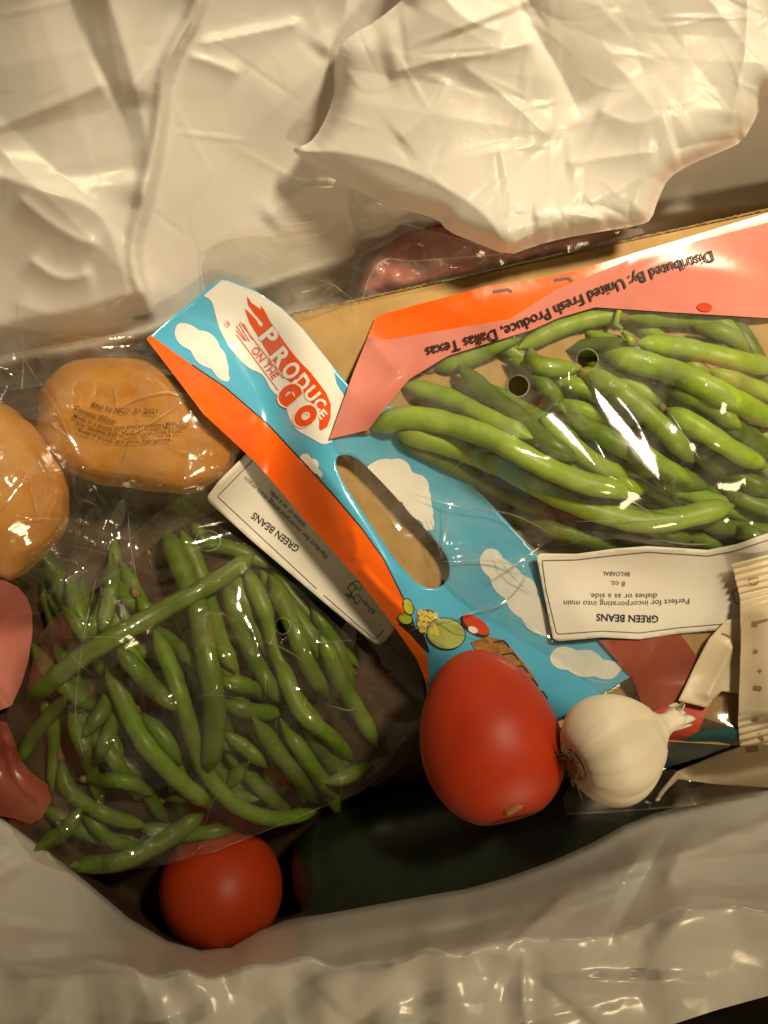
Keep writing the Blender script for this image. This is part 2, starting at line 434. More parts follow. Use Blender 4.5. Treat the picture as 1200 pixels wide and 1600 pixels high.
# ================================================================== WHITE BAG
BASIN = chaikin([(-205, 620), (0, 560), (200, 525), (330, 470), (480, 415), (640, 370), (820, 345), (1000, 330), (1200, 310), (1560, 300), (1560, 1150), (1200, 1238), (1080, 1268), (1000, 1285),
         (900, 1340), (760, 1392), (640, 1412), (430, 1452), (340, 1502), (230, 1470), (100, 1358), (0, 1282), (-205, 1150)], 1)
def gfold(x, y, path, h, wl, wr, p=1.2, fade=.15): return fold(x, y, path, h * .34, wl * 1.5, wr * 1.5, 1., fade)
def bfold(x, y, path, h, wl, wr, p=1.2, fade=.15): return fold(x, y, path, h * .60, wl * 1.4, wr * 1.5, p, fade)
def bag_z(x, y):
    d, _, _, _, _ = seg_nearest(BASIN, x, y, True); ins = inside(BASIN, x, y)
    d = np.where(ins, -d, d)
    deep = sstep(1130, 1330, y + .30 * (x - 600))
    floor = -.066 - .058 * deep
    edge = -.030 + .006 * sstep(1000, 1200, y)
    zin = floor + (edge - floor) * sstep(np.where(y > 1000, -24, -55), 0, d)
    back = edge + .00026 * d
    crest = 1508 + 17 * vnoise(x, y * 0, 48, 34) + 16 * vnoise(x, y * 0, 150, 41) - 85 * sstep(450, 1300, x)
    rho = np.clip(d / (d + np.clip(crest - y, 0, 1e9) + 1e-6), 0, 1)
    cz = .046 + .005 * vnoise(x, y * 0, 90, 35)
    fr = np.where(y < crest, edge + (cz - edge) * (1.25 * rho - .25 * rho ** 2), cz - .50 * S * (y - crest) * sstep(-10, 70, y - crest))
    fr = fr + sstep(0, 30, y - crest) * .003 * vnoise(x, y * .5, 50, 36)
    fr = fr + sstep(10, 60, d) * tents(x, y, 27, 46, (-200, 1240, 1400, 1640), .0062, 130, 36, -.30, .30) + sstep(0, 40, y - crest + 30) * tents(x, y, 28, 40, (-200, 1440, 1400, 1680), .0026, 90, 40, 1.0, .5)
    side = sstep(-70, -215, x); zo = np.where(y < 700, back, fr); zo = zo * (1 - side) + (edge + .0006 * np.clip(d, 0, 150)) * side
    z = np.where(d < 0, zin, zo)
    out = sstep(0, 60, d)
    top = out * (y < 760); bot = out * (y >= 760)
    # the nearer layer of the bag hanging at the back
    lay = [(350, -250), (330, 0), (268, 105), (262, 180), (240, 300), (212, 392), (246, 490), (250, 560)]
    dl, _, _, sd, _ = seg_nearest(chaikin(lay, 2, False), x, y)
    dl = dl * sd          # > 0 on the left side
    z = z + top * .016 * sstep(-4, 9, dl) + top * .005 * np.exp(-((dl - 10) / 12) ** 2)
    left = top * sstep(0, 20, dl)
    z = z + left * (bfold(x, y, [(95, -60), (125, 60), (168, 135), (205, 205), (212, 290)], -.005, 20, 46, 1.2, .08)
                    + bfold(x, y, [(150, -60), (190, 60), (215, 150), (232, 230), (215, 330)], .006, 30, 16, 1.2, .08)
                    + bfold(x, y, [(-60, 222), (60, 176), (168, 130)], .0055, 34, 10, 1.1, .05)
                    + bfold(x, y, [(-60, 255), (40, 290), (150, 322), (178, 372), (204, 480)], .009, 20, 34, 1.2, .06)
                    + bfold(x, y, [(20, 300), (100, 365), (165, 388)], .005, 10, 22, 1.1)
                    + bfold(x, y, [(40, 400), (95, 440), (150, 425)], .005, 9, 14, 1.1)
                    + bfold(x, y, [(215, 170), (245, 110), (300, 40), (335, -20)], .006, 16, 9, 1.2)
                    + bfold(x, y, [(10, 470), (110, 500), (230, 490)], .004, 18, 24, 1.2))
    right = top * sstep(0, -20, dl)
    z = z + right * (bfold(x, y, [(300, 70), (400, 50), (480, 32)], .003, 6, 14, 1.1)
                     + bfold(x, y, [(290, 85), (340, 100), (380, 118)], .003, 8, 10, 1.1)
                     + bfold(x, y, [(540, -40), (545, 30), (500, 90)], .004, 12, 20, 1.2)
                     + bfold(x, y, [(410, 350), (470, 290), (540, 300)], .005, 12, 30, 1.2)
                     + bfold(x, y, [(545, 290), (548, 345), (570, 380)], -.006, 8, 20, 1.2)
                     + bfold(x, y, [(560, 330), (590, 310), (640, 360)], .005, 8, 20, 1.2))
    z = z + top * .003 * vnoise(x, y, 150, 1)
    z = z + top * tents(x, y, 25, 30, (-300, -220, 1500, 560), .0026, 190, 90)
    z = z + top * tents(x, y, 26, 80, (-300, -220, 1500, 560), .0004, 50, 10)
    z = z + top * crumple(x, y, 22, 120, (-300, -220, 1500, 560), .0003, 34, 3)
    # front wall: folds running down into the bag, soft rolled crest
    z = z + bot * .004 * vnoise(x, y, 105, 4)
    z = z + bot * (bfold(x, y, [(300, 1520), (470, 1462), (700, 1440), (920, 1390)], .006, 10, 26, 1.2) + bfold(x, y, [(560, 1450), (760, 1418), (960, 1330), (1060, 1290)], .007, 18, 14, 1.2)
                   + bfold(x, y, [(900, 1380), (1010, 1310), (1200, 1262)], .006, 10, 40, 1.2) + bfold(x, y, [(960, 1330), (1100, 1390), (1260, 1400)], .005, 14, 30, 1.2)
                   + bfold(x, y, [(40, 1300), (150, 1400), (215, 1480)], .006, 12, 20, 1.2) + bfold(x, y, [(820, 1480), (815, 1560), (830, 1640)], .008, 9, 22, 1.2)
                   + bfold(x, y, [(590, 1500), (690, 1470), (760, 1480)], .005, 10, 14, 1.2))
    z = z + bot * crumple(x, y, 23, 110, (-300, 1230, 1500, 1750), .0005, 60, 9, 1.2, .7)
    z = z + bot * crumple(x, y, 24, 120, (-300, 1230, 1500, 1750), .0004, 34, 6)
    return z
BAGPOLY = [(-310, -230), (1510, -230), (1510, 1440), (1330, 1512), (1200, 1556), (1120, 1578), (1050, 1601), (900, 1650), (700, 1700), (300, 1730), (-310, 1740)]
bag = thing('plastic_carrier_bag', 600, 850, -.149, 'white crinkled polythene carrier bag holding all the groceries', 'plastic bag')
sheet('bag_wall', BAGPOLY, bag_z, M['bag'], bag, 4.)
DM = np.where(inside(BAGPOLY, GXX, GYY), bag_z(GXX, GYY), -.15)
# outer skin of the bag from the rim down to the table
rim = np.array([(-310, 1740), (300, 1730), (700, 1700), (900, 1650), (1050, 1601), (1120, 1578), (1200, 1556), (1330, 1512), (1510, 1440)], float)
rim = resample(rim, 160); rz = bag_z(rim[:, 0], rim[:, 1]); rx, ry, rz = P(rim[:, 0], rim[:, 1], rz); V = []; NR = 14
for k in range(NR):
    t = k / (NR - 1); wob = .004 * np.sin(np.arange(160) * .35 + t * 3) * math.sin(math.pi * t)
    V.append(np.stack([rx * (1 - .10 * t) + wob * .3, ry + .03 * t + wob, rz + (-.1505 - rz) * t ** 1.1], 1))
V = np.vstack(V); F = [(k * 160 + i, k * 160 + i + 1, (k + 1) * 160 + i + 1, (k + 1) * 160 + i) for k in range(NR - 1) for i in range(159)]
mk('bag_front', V, F, M['bag'], bag)

# ================================================================== CARDBOARD BOX (flat carton under the bean bags)
box = thing('cardboard_box', 850, 760, -.06, 'tan kraft cardboard box panel lying under the bags of beans', 'cardboard')
BOX = np.array([(440, 497), (600, 462), (740, 431), (1000, 374), (1480, 268), (1480, 1150), (1150, 1165), (900, 1150), (700, 1040), (560, 900), (480, 700)], float)
def box_z(x, y): return -.024 + .000006 * (x - 800) - .000012 * (y - 700) + .0006 * vnoise(x, y, 160, 8)
sheet('top_panel', BOX, box_z, M['kraft'], box, 8.)
n = len(BOX); bz = box_z(BOX[:, 0], BOX[:, 1]); bx, by, _ = P(BOX[:, 0], BOX[:, 1], bz); fl = sampler(DM)(BOX[:, 0], BOX[:, 1])
for i in range(n):
    j = (i + 1) % n
    v = [(bx[i], by[i], bz[i]), (bx[j], by[j], bz[j]), (bx[j], by[j], min(fl[j], bz[j] - .01)), (bx[i], by[i], min(fl[i], bz[i] - .01))]
    mk('side_panel', v, [[0, 3, 2, 1]], M['kraft'], box, smooth=False)
# torn corrugated edge along the back
ep = resample([(452, 492), (600, 459), (740, 428), (1000, 371), (1480, 265)], 420)
ep[:, 1] += rng.normal(0, .35, 420) + .5 * np.sin(np.arange(420) * 1.3)
stroke('corrugated_edge', ep, 3.2, box_z, M['kraft_edge'], box, .0007, n=420)
raise_dm(BOX, sampler(DM)(GXX, GYY) * 0 + box_z(GXX, GYY))

# added dark sheet standing in for the shade between and under the beans
LIN = chaikin([(-190, 640), (150, 590), (440, 560), (600, 900), (720, 1080), (1180, 1120), (1150, 1225), (900, 1250), (700, 1330), (430, 1440), (340, 1492), (236, 1462), (104, 1352), (4, 1276), (-190, 1140)], 1)
F_ = drape(10, .002, 0, 10); fl_ = sampler(F_)
def lin_z(x, y): return fl_(x, y) + .002 + .004 * vnoise(x, y, 90, 14) + crumple(x, y, 15, 60, (-100, 600, 700, 1350), .002, 60, 9)
sheet('shade_sheet', LIN, lin_z, M['brown'], None, 6., label='added dark brown sheet standing in for the shade under the bags', cat='paper')
raise_dm(LIN, lin_z(GXX, GYY))

# ================================================================== PINK PACKET BEHIND THE BOARD
pk = thing('meat_packet', 700, 400, -.05, 'dark pink meat in clear packaging behind the cardboard edge', 'meat')
MEAT = chaikin([(552, 470), (566, 420), (600, 385), (640, 360), (760, 335), (880, 335), (985, 335), (1000, 352), (975, 378), (760, 424), (640, 452)], 2)
def meat_z(x, y):
    d, _, _, _, _ = seg_nearest(MEAT, x, y, True)
    return np.maximum(sampler(DM)(x, y) + .001, -.034 + .018 * (1 - np.exp(-d / 7))) + .004 * vnoise(x, y, 34, 3) + .002 * vnoise(x, y, 15, 13)
sheet('meat', MEAT, meat_z, M['meat'], pk, 4.)
raise_dm(MEAT, meat_z(GXX, GYY))
FB = chaikin([(320, 386), (366, 362), (450, 351), (560, 343), (640, 352), (720, 374), (800, 394), (1000, 352), (1010, 368), (745, 426), (560, 468), (470, 500), (360, 500), (332, 470)], 1)
Fb = drape(120, .002, .00002); fbz = sampler(Fb)
def fb_z(x, y): return fbz(x, y) + crumple(x, y, 31, 40, (320, 340, 900, 500), .0008, 60, 9, None, 1, True) + .002
sheet('packet_film', FB, fb_z, M['film_back'], pk, 4.)
for pa, wd in [([(320, 386), (322, 420), (326, 470)], 2), ([(320, 386), (366, 362), (450, 351), (560, 343), (640, 352), (720, 374), (800, 394)], 2.2), ([(566, 468), (580, 428), (604, 405), (640, 408), (700, 404), (800, 396)], 2.6),
               ([(470, 430), (520, 445), (560, 478)], 2), ([(366, 362), (410, 400), (470, 430)], 1.6), ([(690, 440), (760, 424), (880, 395)], 2.4)]:
    stroke('film_weld', pa, wd, fb_z, M['weld'], pk, .0008, smooth_path=True)

# ================================================================== DEEP THINGS: squash, round tomato
def add_body(name, v, f, mat, parent=None, sink=.0012, fixed=False, **kw):
    dz = 0 if fixed else drop_on(v, sink); v = v + np.array([0, 0, dz])
    o = mk(name, v, f, mat, parent, **kw)
    px, py = to_px(v); scatter_dm(px, py, v[:, 2])
    return o, dz

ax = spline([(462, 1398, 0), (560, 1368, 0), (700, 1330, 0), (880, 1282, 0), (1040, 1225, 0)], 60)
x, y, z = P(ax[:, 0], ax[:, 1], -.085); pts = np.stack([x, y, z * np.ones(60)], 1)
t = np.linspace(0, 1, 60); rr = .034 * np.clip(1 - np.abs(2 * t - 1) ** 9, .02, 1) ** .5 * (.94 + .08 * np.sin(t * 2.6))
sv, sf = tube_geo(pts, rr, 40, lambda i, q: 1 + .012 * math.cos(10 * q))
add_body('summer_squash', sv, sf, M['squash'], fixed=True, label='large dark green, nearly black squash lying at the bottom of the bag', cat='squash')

def tomato_geo(px, py, zc, a, b, ang, tilt, egg=.12, dimple=.10, lob=.02):
    v, f = sphere_geo(72, 48); h = v[:, 2].copy(); th = np.arctan2(v[:, 1], v[:, 0])
    k = 1 - egg * h; r = a * k * (1 + lob * np.cos(3 * th + 1.1) * np.clip(-h, 0, 1))
    rad = np.hypot(v[:, 0], v[:, 1])
    zz = b * h
    zz = np.where(h < 0, zz + b * dimple * 2.2 * np.exp(-(rad / .20) ** 2), zz)           # stem hollow at the lower end
    w_ = np.stack([v[:, 0] * r, v[:, 1] * r, zz], 1)
    R = Matrix.Rotation(ang, 3, 'Z') @ Matrix.Rotation(tilt, 3, 'X')
    w_ = w_ @ np.array(R).T
    return w_ + np.array([float(c) for c in P(px, py, zc)]), f, np.array(R), np.array([float(c) for c in P(px, py, zc)])

v, f, R, c = tomato_geo(345, 1390, -.084, .0302, .0325, .3, .35, .03, .05)
add_body('round_tomato', v, f, M['tomato_dark'], fixed=True, label='orange-red round tomato at the bottom of the bag below the beans', cat='tomato', group=None)

# ================================================================== GREEN BEANS
def bean(path, r, mat, label, group, zoff=0., stem=False, iters=60, name='green_bean'):
    p = spline(path, 52); n = 52
    t = np.linspace(0, 1, n)
    Lp = np.linalg.norm(np.diff(p, axis=0), axis=1).sum(); prof = np.clip(np.minimum(t * Lp / 42, (1 - t) * Lp / 36), 0, 1); prof = np.sin(prof * math.pi / 2) ** .8
    prof = np.maximum(prof, .10) * (1 + .045 * np.sin(t * Lp / 7.5 + rng.uniform(0, 6)) * np.sin(t * Lp / 31. + rng.uniform(0, 6)) - .10 * t)
    rm = r * S; rr = rm * prof
    tg = np.gradient(p, axis=0); tg /= np.linalg.norm(tg, axis=1)[:, None]; nn = np.stack([-tg[:, 1], tg[:, 0]], 1)
    smp = sampler(DM); req = np.full(n, -1.)
    for q in np.linspace(-.9, .9, 7):
        g = smp(p[:, 0] + nn[:, 0] * q * r * prof, p[:, 1] + nn[:, 1] * q * r * prof)
        req = np.maximum(req, g + rr * math.sqrt(1 - q * q) * .9)
    z = req.copy()
    for _ in range(iters):                                                  # a bean is stiff: bridge the dips
        e = np.r_[2 * z[0] - z[1], z, 2 * z[-1] - z[-2]]
        z = np.maximum(req - .0012, .5 * z + .25 * (e[:-2] + e[2:]))
    for _ in range(6):
        e = np.r_[2 * z[0] - z[1], z, 2 * z[-1] - z[-2]]; z = .5 * z + .25 * (e[:-2] + e[2:])
    z = z + zoff
    x, y, z = P(p[:, 0], p[:, 1], z); pts = np.stack([x, y, z], 1)
    flat = rng.uniform(.86, .98); tw = rng.uniform(0, 3)
    v, f = tube_geo(pts, rr, 14, lambda i, q: (1 - (1 - flat) * math.cos(q + tw) ** 2) * (1 + .05 * math.exp(-((q - tw) / .25) ** 2)))
    if stem and label.startswith('slim'): label = 'slim green bean with a brown stem end in the bag with the cartoon header'
    if stem and label.startswith('bright'): label = 'bright green bean with a brown stem end under the pink printed bag film'
    o = mk(name, v, f, mat, label=label, cat='green bean', group=group)
    if stem:
        d = pts[0] - pts[2]; d /= np.linalg.norm(d); q = [pts[0] - d * .001, pts[0] + d * .002, pts[0] + d * .0035 + np.array([0, 0, .0006]), pts[0] + d * .006 + np.array([.0006, 0, .001])]
        vv, ff = tube_geo(q, [rm * .42, rm * .5, rm * .26, rm * .12], 8); mk('stem_end', vv, ff, M['stem'], o)
    ss = np.linspace(0, n - 1, 130); k = np.arange(n)
    PX = np.interp(ss, k, p[:, 0]); PY = np.interp(ss, k, p[:, 1]); Z = np.interp(ss, k, z); RR = np.interp(ss, k, rr); NX = np.interp(ss, k, nn[:, 0]); NY = np.interp(ss, k, nn[:, 1])
    for q in np.linspace(-1, 1, 15):
        scatter_dm(PX + NX * q * RR / S, PY + NY * q * RR / S, Z + RR * math.sqrt(max(0, 1 - q * q)))
    return o

def zl(pts): return [(a / 1.875, 780 + b / 1.875) for a, b in pts]
def zr(pts): return [(500 + a / 1.714, 320 + b / 1.714) for a, b in pts]
GL = 'loose green beans in the bag with the cartoon header'
LB0 = 'green bean mostly buried under the heap in the bag with the cartoon header'
LB = 'slim green bean among the heap in the bag with the cartoon header'
for k in range(52):
    cx, cy = rng.uniform(150, 1000), rng.uniform(260, 820); an = rng.normal(1.1, .45); ln = rng.uniform(120, 210)
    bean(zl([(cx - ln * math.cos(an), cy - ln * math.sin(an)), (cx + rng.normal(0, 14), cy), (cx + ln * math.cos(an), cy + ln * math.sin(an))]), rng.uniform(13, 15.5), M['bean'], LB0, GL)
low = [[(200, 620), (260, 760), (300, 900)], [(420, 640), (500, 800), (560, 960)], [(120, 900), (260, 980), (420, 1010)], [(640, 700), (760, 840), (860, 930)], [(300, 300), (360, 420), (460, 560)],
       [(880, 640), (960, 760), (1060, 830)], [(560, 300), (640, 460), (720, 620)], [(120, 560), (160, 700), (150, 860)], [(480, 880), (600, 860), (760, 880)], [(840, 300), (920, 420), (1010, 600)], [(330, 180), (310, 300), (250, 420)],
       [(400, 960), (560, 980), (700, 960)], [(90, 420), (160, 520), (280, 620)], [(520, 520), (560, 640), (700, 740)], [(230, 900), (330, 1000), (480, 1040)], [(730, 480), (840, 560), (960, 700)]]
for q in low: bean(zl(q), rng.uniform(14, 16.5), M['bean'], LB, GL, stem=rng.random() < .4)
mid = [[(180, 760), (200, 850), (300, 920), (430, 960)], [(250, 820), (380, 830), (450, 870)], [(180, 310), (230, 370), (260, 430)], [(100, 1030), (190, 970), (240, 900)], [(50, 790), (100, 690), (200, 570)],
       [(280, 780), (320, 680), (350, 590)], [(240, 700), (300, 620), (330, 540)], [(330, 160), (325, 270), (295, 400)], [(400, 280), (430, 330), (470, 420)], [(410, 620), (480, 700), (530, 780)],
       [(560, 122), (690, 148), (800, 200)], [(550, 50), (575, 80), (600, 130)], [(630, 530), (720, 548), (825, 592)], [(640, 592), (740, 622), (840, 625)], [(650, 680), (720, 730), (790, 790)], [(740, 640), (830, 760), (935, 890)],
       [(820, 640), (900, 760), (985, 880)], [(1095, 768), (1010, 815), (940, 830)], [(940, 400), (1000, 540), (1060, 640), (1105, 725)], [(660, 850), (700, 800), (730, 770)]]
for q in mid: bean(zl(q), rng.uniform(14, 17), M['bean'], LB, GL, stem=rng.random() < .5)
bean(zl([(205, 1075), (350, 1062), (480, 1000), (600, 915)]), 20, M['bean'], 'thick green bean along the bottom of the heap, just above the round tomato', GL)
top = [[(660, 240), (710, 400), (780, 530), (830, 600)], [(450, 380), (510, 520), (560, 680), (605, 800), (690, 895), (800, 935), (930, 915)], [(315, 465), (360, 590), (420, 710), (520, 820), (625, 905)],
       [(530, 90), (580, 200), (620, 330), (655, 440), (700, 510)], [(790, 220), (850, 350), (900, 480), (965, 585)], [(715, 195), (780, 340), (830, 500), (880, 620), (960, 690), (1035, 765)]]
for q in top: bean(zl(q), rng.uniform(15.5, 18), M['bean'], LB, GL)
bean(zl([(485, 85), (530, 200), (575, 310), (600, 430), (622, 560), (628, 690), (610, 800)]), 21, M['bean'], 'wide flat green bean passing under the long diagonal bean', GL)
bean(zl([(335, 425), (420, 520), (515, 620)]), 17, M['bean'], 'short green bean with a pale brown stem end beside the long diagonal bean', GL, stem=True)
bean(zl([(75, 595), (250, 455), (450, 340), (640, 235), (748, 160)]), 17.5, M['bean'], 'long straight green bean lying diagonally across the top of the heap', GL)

# ================================================================== BREAD ROLLS
def roll_geo(px, py, zc, a, b, c_, ang, seed, sq=2.3):
    v, f = sphere_geo(80, 56)
    v = v[:, [2, 0, 1]]
    e = 2 / sq; s = np.sign(v) * np.abs(v) ** 1.0
    rad = (np.abs(v[:, 0]) ** sq + np.abs(v[:, 1]) ** sq + np.abs(v[:, 2]) ** sq) ** (-1 / sq); s = v * rad[:, None]
    r = 1 + .035 * vnoise(v[:, 0] * 3 + seed, v[:, 1] * 3, 1., seed) + .03 * vnoise(v[:, 2] * 4, v[:, 1] * 3 + 9, 1., seed + 1) + .012 * vnoise(v[:, 0] * 9, v[:, 1] * 9, 1., seed + 2)
    s = s * r[:, None] * np.array([a, b, c_])
    R = np.array(Matrix.Rotation(ang, 3, 'Z')); return s @ R.T + np.array([float(q) for q in P(px, py, zc)]), f
v, f = roll_geo(218, 664, -.03, .046, .0285, .027, math.radians(-9), 5, 2.6)
add_body('bread_roll', v, f, M['crust'], sink=.003, label='oblong golden bread roll under the film with small printed text', cat='bread roll', group='bread rolls in the clear bag')
v, f = roll_geo(-8, 775, -.03, .0385, .036, .030, math.radians(-60), 15, 2.5)
add_body('bread_roll', v, f, M['crust'], sink=.003, label='rounder browned bread roll without text, beside the pink plastic corner', cat='bread roll', group='bread rolls in the clear bag')
# close raster gaps left by scattered points
for _ in range(2):
    G = np.pad(DM, 1, mode='edge'); nb = np.stack([G[:-2, 1:-1], G[2:, 1:-1], G[1:-1, :-2], G[1:-1, 2:]]); med = np.median(nb, 0)
    DM = np.where(med - DM > .004, med, DM)

# ------------------------------------------------------------------ film over the rolls
br = thing('bread_bag', 170, 720, -.05, 'clear crinkled plastic bag around the bread rolls', 'plastic bag')
BR = chaikin([(-220, 560), (-40, 500), (60, 520), (180, 528), (260, 520), (340, 560), (430, 690), (425, 770), (330, 800), (250, 840), (170, 910), (60, 970), (-220, 980)], 1)
F1 = drape(170, .0016, .00001); f1 = sampler(F1)
def br_z(x, y):
    z = f1(x, y) + crumple(x, y, 41, 60, (-50, 500, 430, 900), .0008, 55, 8, None, 1, True) + crumple(x, y, 42, 26, (100, 740, 330, 900), .0012, 60, 9, 1.3, .5, True)
    z += ffold(x, y, [(180, 640), (215, 622), (262, 612), (300, 618)], .0035, 5, 16, 1.2, .1) + ffold(x, y, [(182, 690), (230, 660), (290, 622)], .003, 6, 12, 1.2, .1)
    z += ffold(x, y, [(330, 728), (370, 722), (400, 690), (402, 640)], .004, 6, 14, 1.2, .1) + ffold(x, y, [(0, 800), (40, 745), (100, 735)], .003, 5, 10, 1.2) + ffold(x, y, [(30, 860), (70, 840), (110, 835)], .003, 5, 10, 1.2)
    z += ffold(x, y, [(20, 480), (60, 560), (110, 660)], .003, 6, 14, 1.2)
    return z
sheet('bag_film', BR, br_z, M['film_bread'], br, 3.)
for q, wd in [([(30, 470), (36, 560), (34, 610)], 1.8), ([(0, 560), (60, 545), (150, 530), (230, 512)], 2), ([(36, 560), (90, 640), (110, 690)], 1.6)]:
    stroke('film_weld', q, wd, br_z, M['weld'], br, .0006, smooth_path=True)
TX = [("Best by NOV. 01 2021", [(143, 634), (180, 644), (245, 646)], 7.5), ("Contains: Wheat.", [(116, 640), (145, 652), (182, 662)], 8), ("Made in a facility that also processes Milk, Egg,", [(114, 652), (165, 672), (230, 668), (296, 663)], 6.5),
      ("Soy, Sesame, Fish, Peanut, and Tree Nuts.", [(118, 664), (168, 682), (220, 680), (285, 676)], 6.5), ("Keep in a cool, dry place. Refrigerate.", [(122, 674), (170, 692), (215, 692), (268, 689)], 5.5)]
for s, q, h in TX: text_path('printed_text', s, q, br_z, M['ink_film'], br, .0006, height=h, bold=.006)
raise_dm(BR, br_z(GXX, GYY))

# ================================================================== PINK CORNER OF ANOTHER BAG (left edge)
pc = thing('printed_bag', 10, 1080, -.05, 'pink and red corner of a printed plastic bag below the browned roll', 'plastic bag')
F0 = drape(60, .002); f0 = sampler(F0)
def pc_z(x, y): return f0(x, y) + .004 + crumple(x, y, 51, 14, (-60, 900, 60, 1300), .002, 40, 7, 1.4, .4, True)
sheet('pink_corner', chaikin([(-160, 880), (0, 903), (38, 922), (54, 966), (42, 1050), (10, 1120), (-160, 1130)], 1), pc_z, M['pink'], pc, 4.)
sheet('red_corner', chaikin([(-160, 1125), (6, 1118), (24, 1160), (34, 1196), (88, 1236), (58, 1292), (14, 1276), (-160, 1250)], 1), lambda x, y: pc_z(x, y) - .001, M['rose'], pc, 4.)

# ================================================================== BEAN BAG WITH CARTOON HEADER (left)
lb = thing('produce_bag', 400, 1050, -.06, 'clear bag of green beans with a blue sky cartoon header and orange band', 'produce bag')
LF = chaikin([(60, 985), (150, 905), (225, 815), (300, 765), (380, 720), (500, 800), (620, 950), (668, 1060), (648, 1180), (600, 1222), (560, 1240), (430, 1292), (300, 1345), (120, 1372), (30, 1335), (-10, 1200), (20, 1080)], 1)
F2 = drape(200, .0012, .00001); f2 = sampler(F2)
def lf_z(x, y):
    z = f2(x, y) + crumple(x, y, 61, 90, (0, 760, 660, 1350), .0007, 70, 9, None, 1, True)
    z += ffold(x, y, [(150, 860), (160, 960), (120, 1060)], .003, 6, 22, 1.2) + ffold(x, y, [(205, 790), (200, 900), (215, 960)], .003, 6, 16, 1.2)
    z += ffold(x, y, [(408, 1000), (440, 1014), (475, 1034)], .0035, 5, 14, 1.2, .1) + ffold(x, y, [(430, 985), (420, 1010)], .002, 5, 9, 1.2, .1)
    z += ffold(x, y, [(512, 1100), (545, 1112), (556, 1104)], .003, 5, 12, 1.2, .1) + ffold(x, y, [(560, 1235), (600, 1200), (630, 1150)], .004, 7, 10, 1.2, .1)
    return z
sheet('bag_film', LF, lf_z, M['film_dull'], lb, 3., holes=[ellipse(442, 978, 12, 13)])
stroke('hole_rim', ellipse(442, 978, 12, 13), 2.0, lf_z, M['weld'], lb, .0004, closed=True)
stroke('hole_rim', ellipse(325, 845, 20, 16), 1.6, lf_z, M['weld'], lb, .0004, closed=True)
for q in [[(330, 1332), (430, 1292), (500, 1262)], [(150, 905), (128, 1010), (118, 1120), (130, 1180)]]:
    stroke('film_weld', q, 1.2, lf_z, M['weld'], lb, .0005, smooth_path=True)
raise_dm(LF, lf_z(GXX, GYY))

# sticker on it
F3 = drape(260, .0012, .0, 14); f3 = sampler(F3)
ST = chaikin([(323, 772), (327, 788), (580, 1004), (592, 1009), (608, 996), (626, 968), (592, 895), (512, 800), (424, 704), (402, 690), (394, 700)], 1)
def st_z(x, y): return f3(x, y) + .0012
st = sheet('label_sticker', ST, st_z, M['paper'], lb, 5., thick=.0003)
stroke('border_line', [(396, 718), (340, 776), (495, 920)], 1.2, st_z, M['ink_soft'], st, .0003); stroke('border_line', [(506, 930), (586, 1000), (600, 984)], 1.2, st_z, M['ink_soft'], st, .0003)
text_path('printed_text', 'GREEN BEANS', [(469, 855), (398, 800)], st_z, M['ink'], st, .0003, height=11.5, bold=.018)
text_path('printed_text', 'Perfect for incorporating into main', [(513, 868), (385, 744)], st_z, M['ink_soft'], st, .0003, height=8)
text_path('printed_text', 'dishes or as a side.', [(478, 820), (424, 766)], st_z, M['ink_soft'], st, .0003, height=8)
text_path('printed_text', 'the', [(588, 956), (570, 938)], st_z, M['ink_soft'], st, .0003, height=9, bold=-.004)
for q in [[(566, 940), (560, 930), (553, 934), (556, 944), (562, 938)], [(552, 936), (546, 922), (549, 934), (541, 926)], [(546, 930), (556, 918), (548, 912), (542, 922)], [(556, 918), (562, 922), (566, 914), (556, 908), (548, 914)], [(540, 928), (546, 935)]]:
    stroke('printed_script', q, 1.2, st_z, M['ink_soft'], st, .0003, smooth_path=True, n=24)
raise_dm(ST, st_z(GXX, GYY))

# header
HD = np.array([(345, 438), (336, 441), (290, 480), (229, 529), (262, 572), (318, 646), (400, 722), (480, 815), (560, 905), (612, 972), (652, 1030), (664, 1062), (672, 1120), (800, 1160), (900, 1110), (988, 1056),
      (930, 975), (860, 888), (760, 780), (690, 712), (620, 640), (548, 606), (520, 572), (472, 512), (440, 481), (400, 455), (356, 438)], float)
SLOT = chaikin([(523, 716), (533, 710), (552, 712), (580, 735), (640, 800), (692, 858), (704, 886), (700, 908), (682, 921), (662, 918), (640, 902), (604, 856), (560, 790), (530, 745)], 2)
F4 = drape(500, .001, .00002, 90); mh = inside(HD, GXX, GYY); F4 = F4 + max(0., float((DM - F4)[mh].max())) + .0004; print('header lift', float((F4 - DM)[mh].max()), float((F4 - DM)[mh].mean())); f4 = sampler(F4)
def hd_z(x, y):
    z = f4(x, y) + .0014 + .0012 * vnoise(x, y, 90, 61)
    z += fold(x, y, [(470, 700), (560, 800), (640, 930)], .002, 14, 30, 1.3) + fold(x, y, [(560, 880), (600, 925), (640, 962)], .0016, 4, 12, 1.2) + fold(x, y, [(548, 820), (560, 850), (556, 880)], .001, 5, 12, 1.2)
    return z
hd = sheet('header_card', HD, hd_z, M['blue'], lb, 4., holes=[SLOT], thick=.0003)
raise_dm(HD, hd_z(GXX, GYY) + .0004)
BAND = np.array([(236, 524), (229, 530), (262, 573), (318, 647), (400, 723), (480, 816), (560, 906), (612, 973), (652, 1031), (664, 1062), (672, 1080), (668, 1030), (650, 985), (634, 942), (624, 922), (600, 874), (566, 826), (520, 772), (470, 718), (420, 664), (352, 605), (300, 570)], float)
sheet('printed_band', BAND, lambda x, y: hd_z(x, y) + .0003, M['orange'], hd, 4.)
stroke('print_outline', BAND[12:][::-1], 1.8, hd_z, M['ink'], hd, .0005)
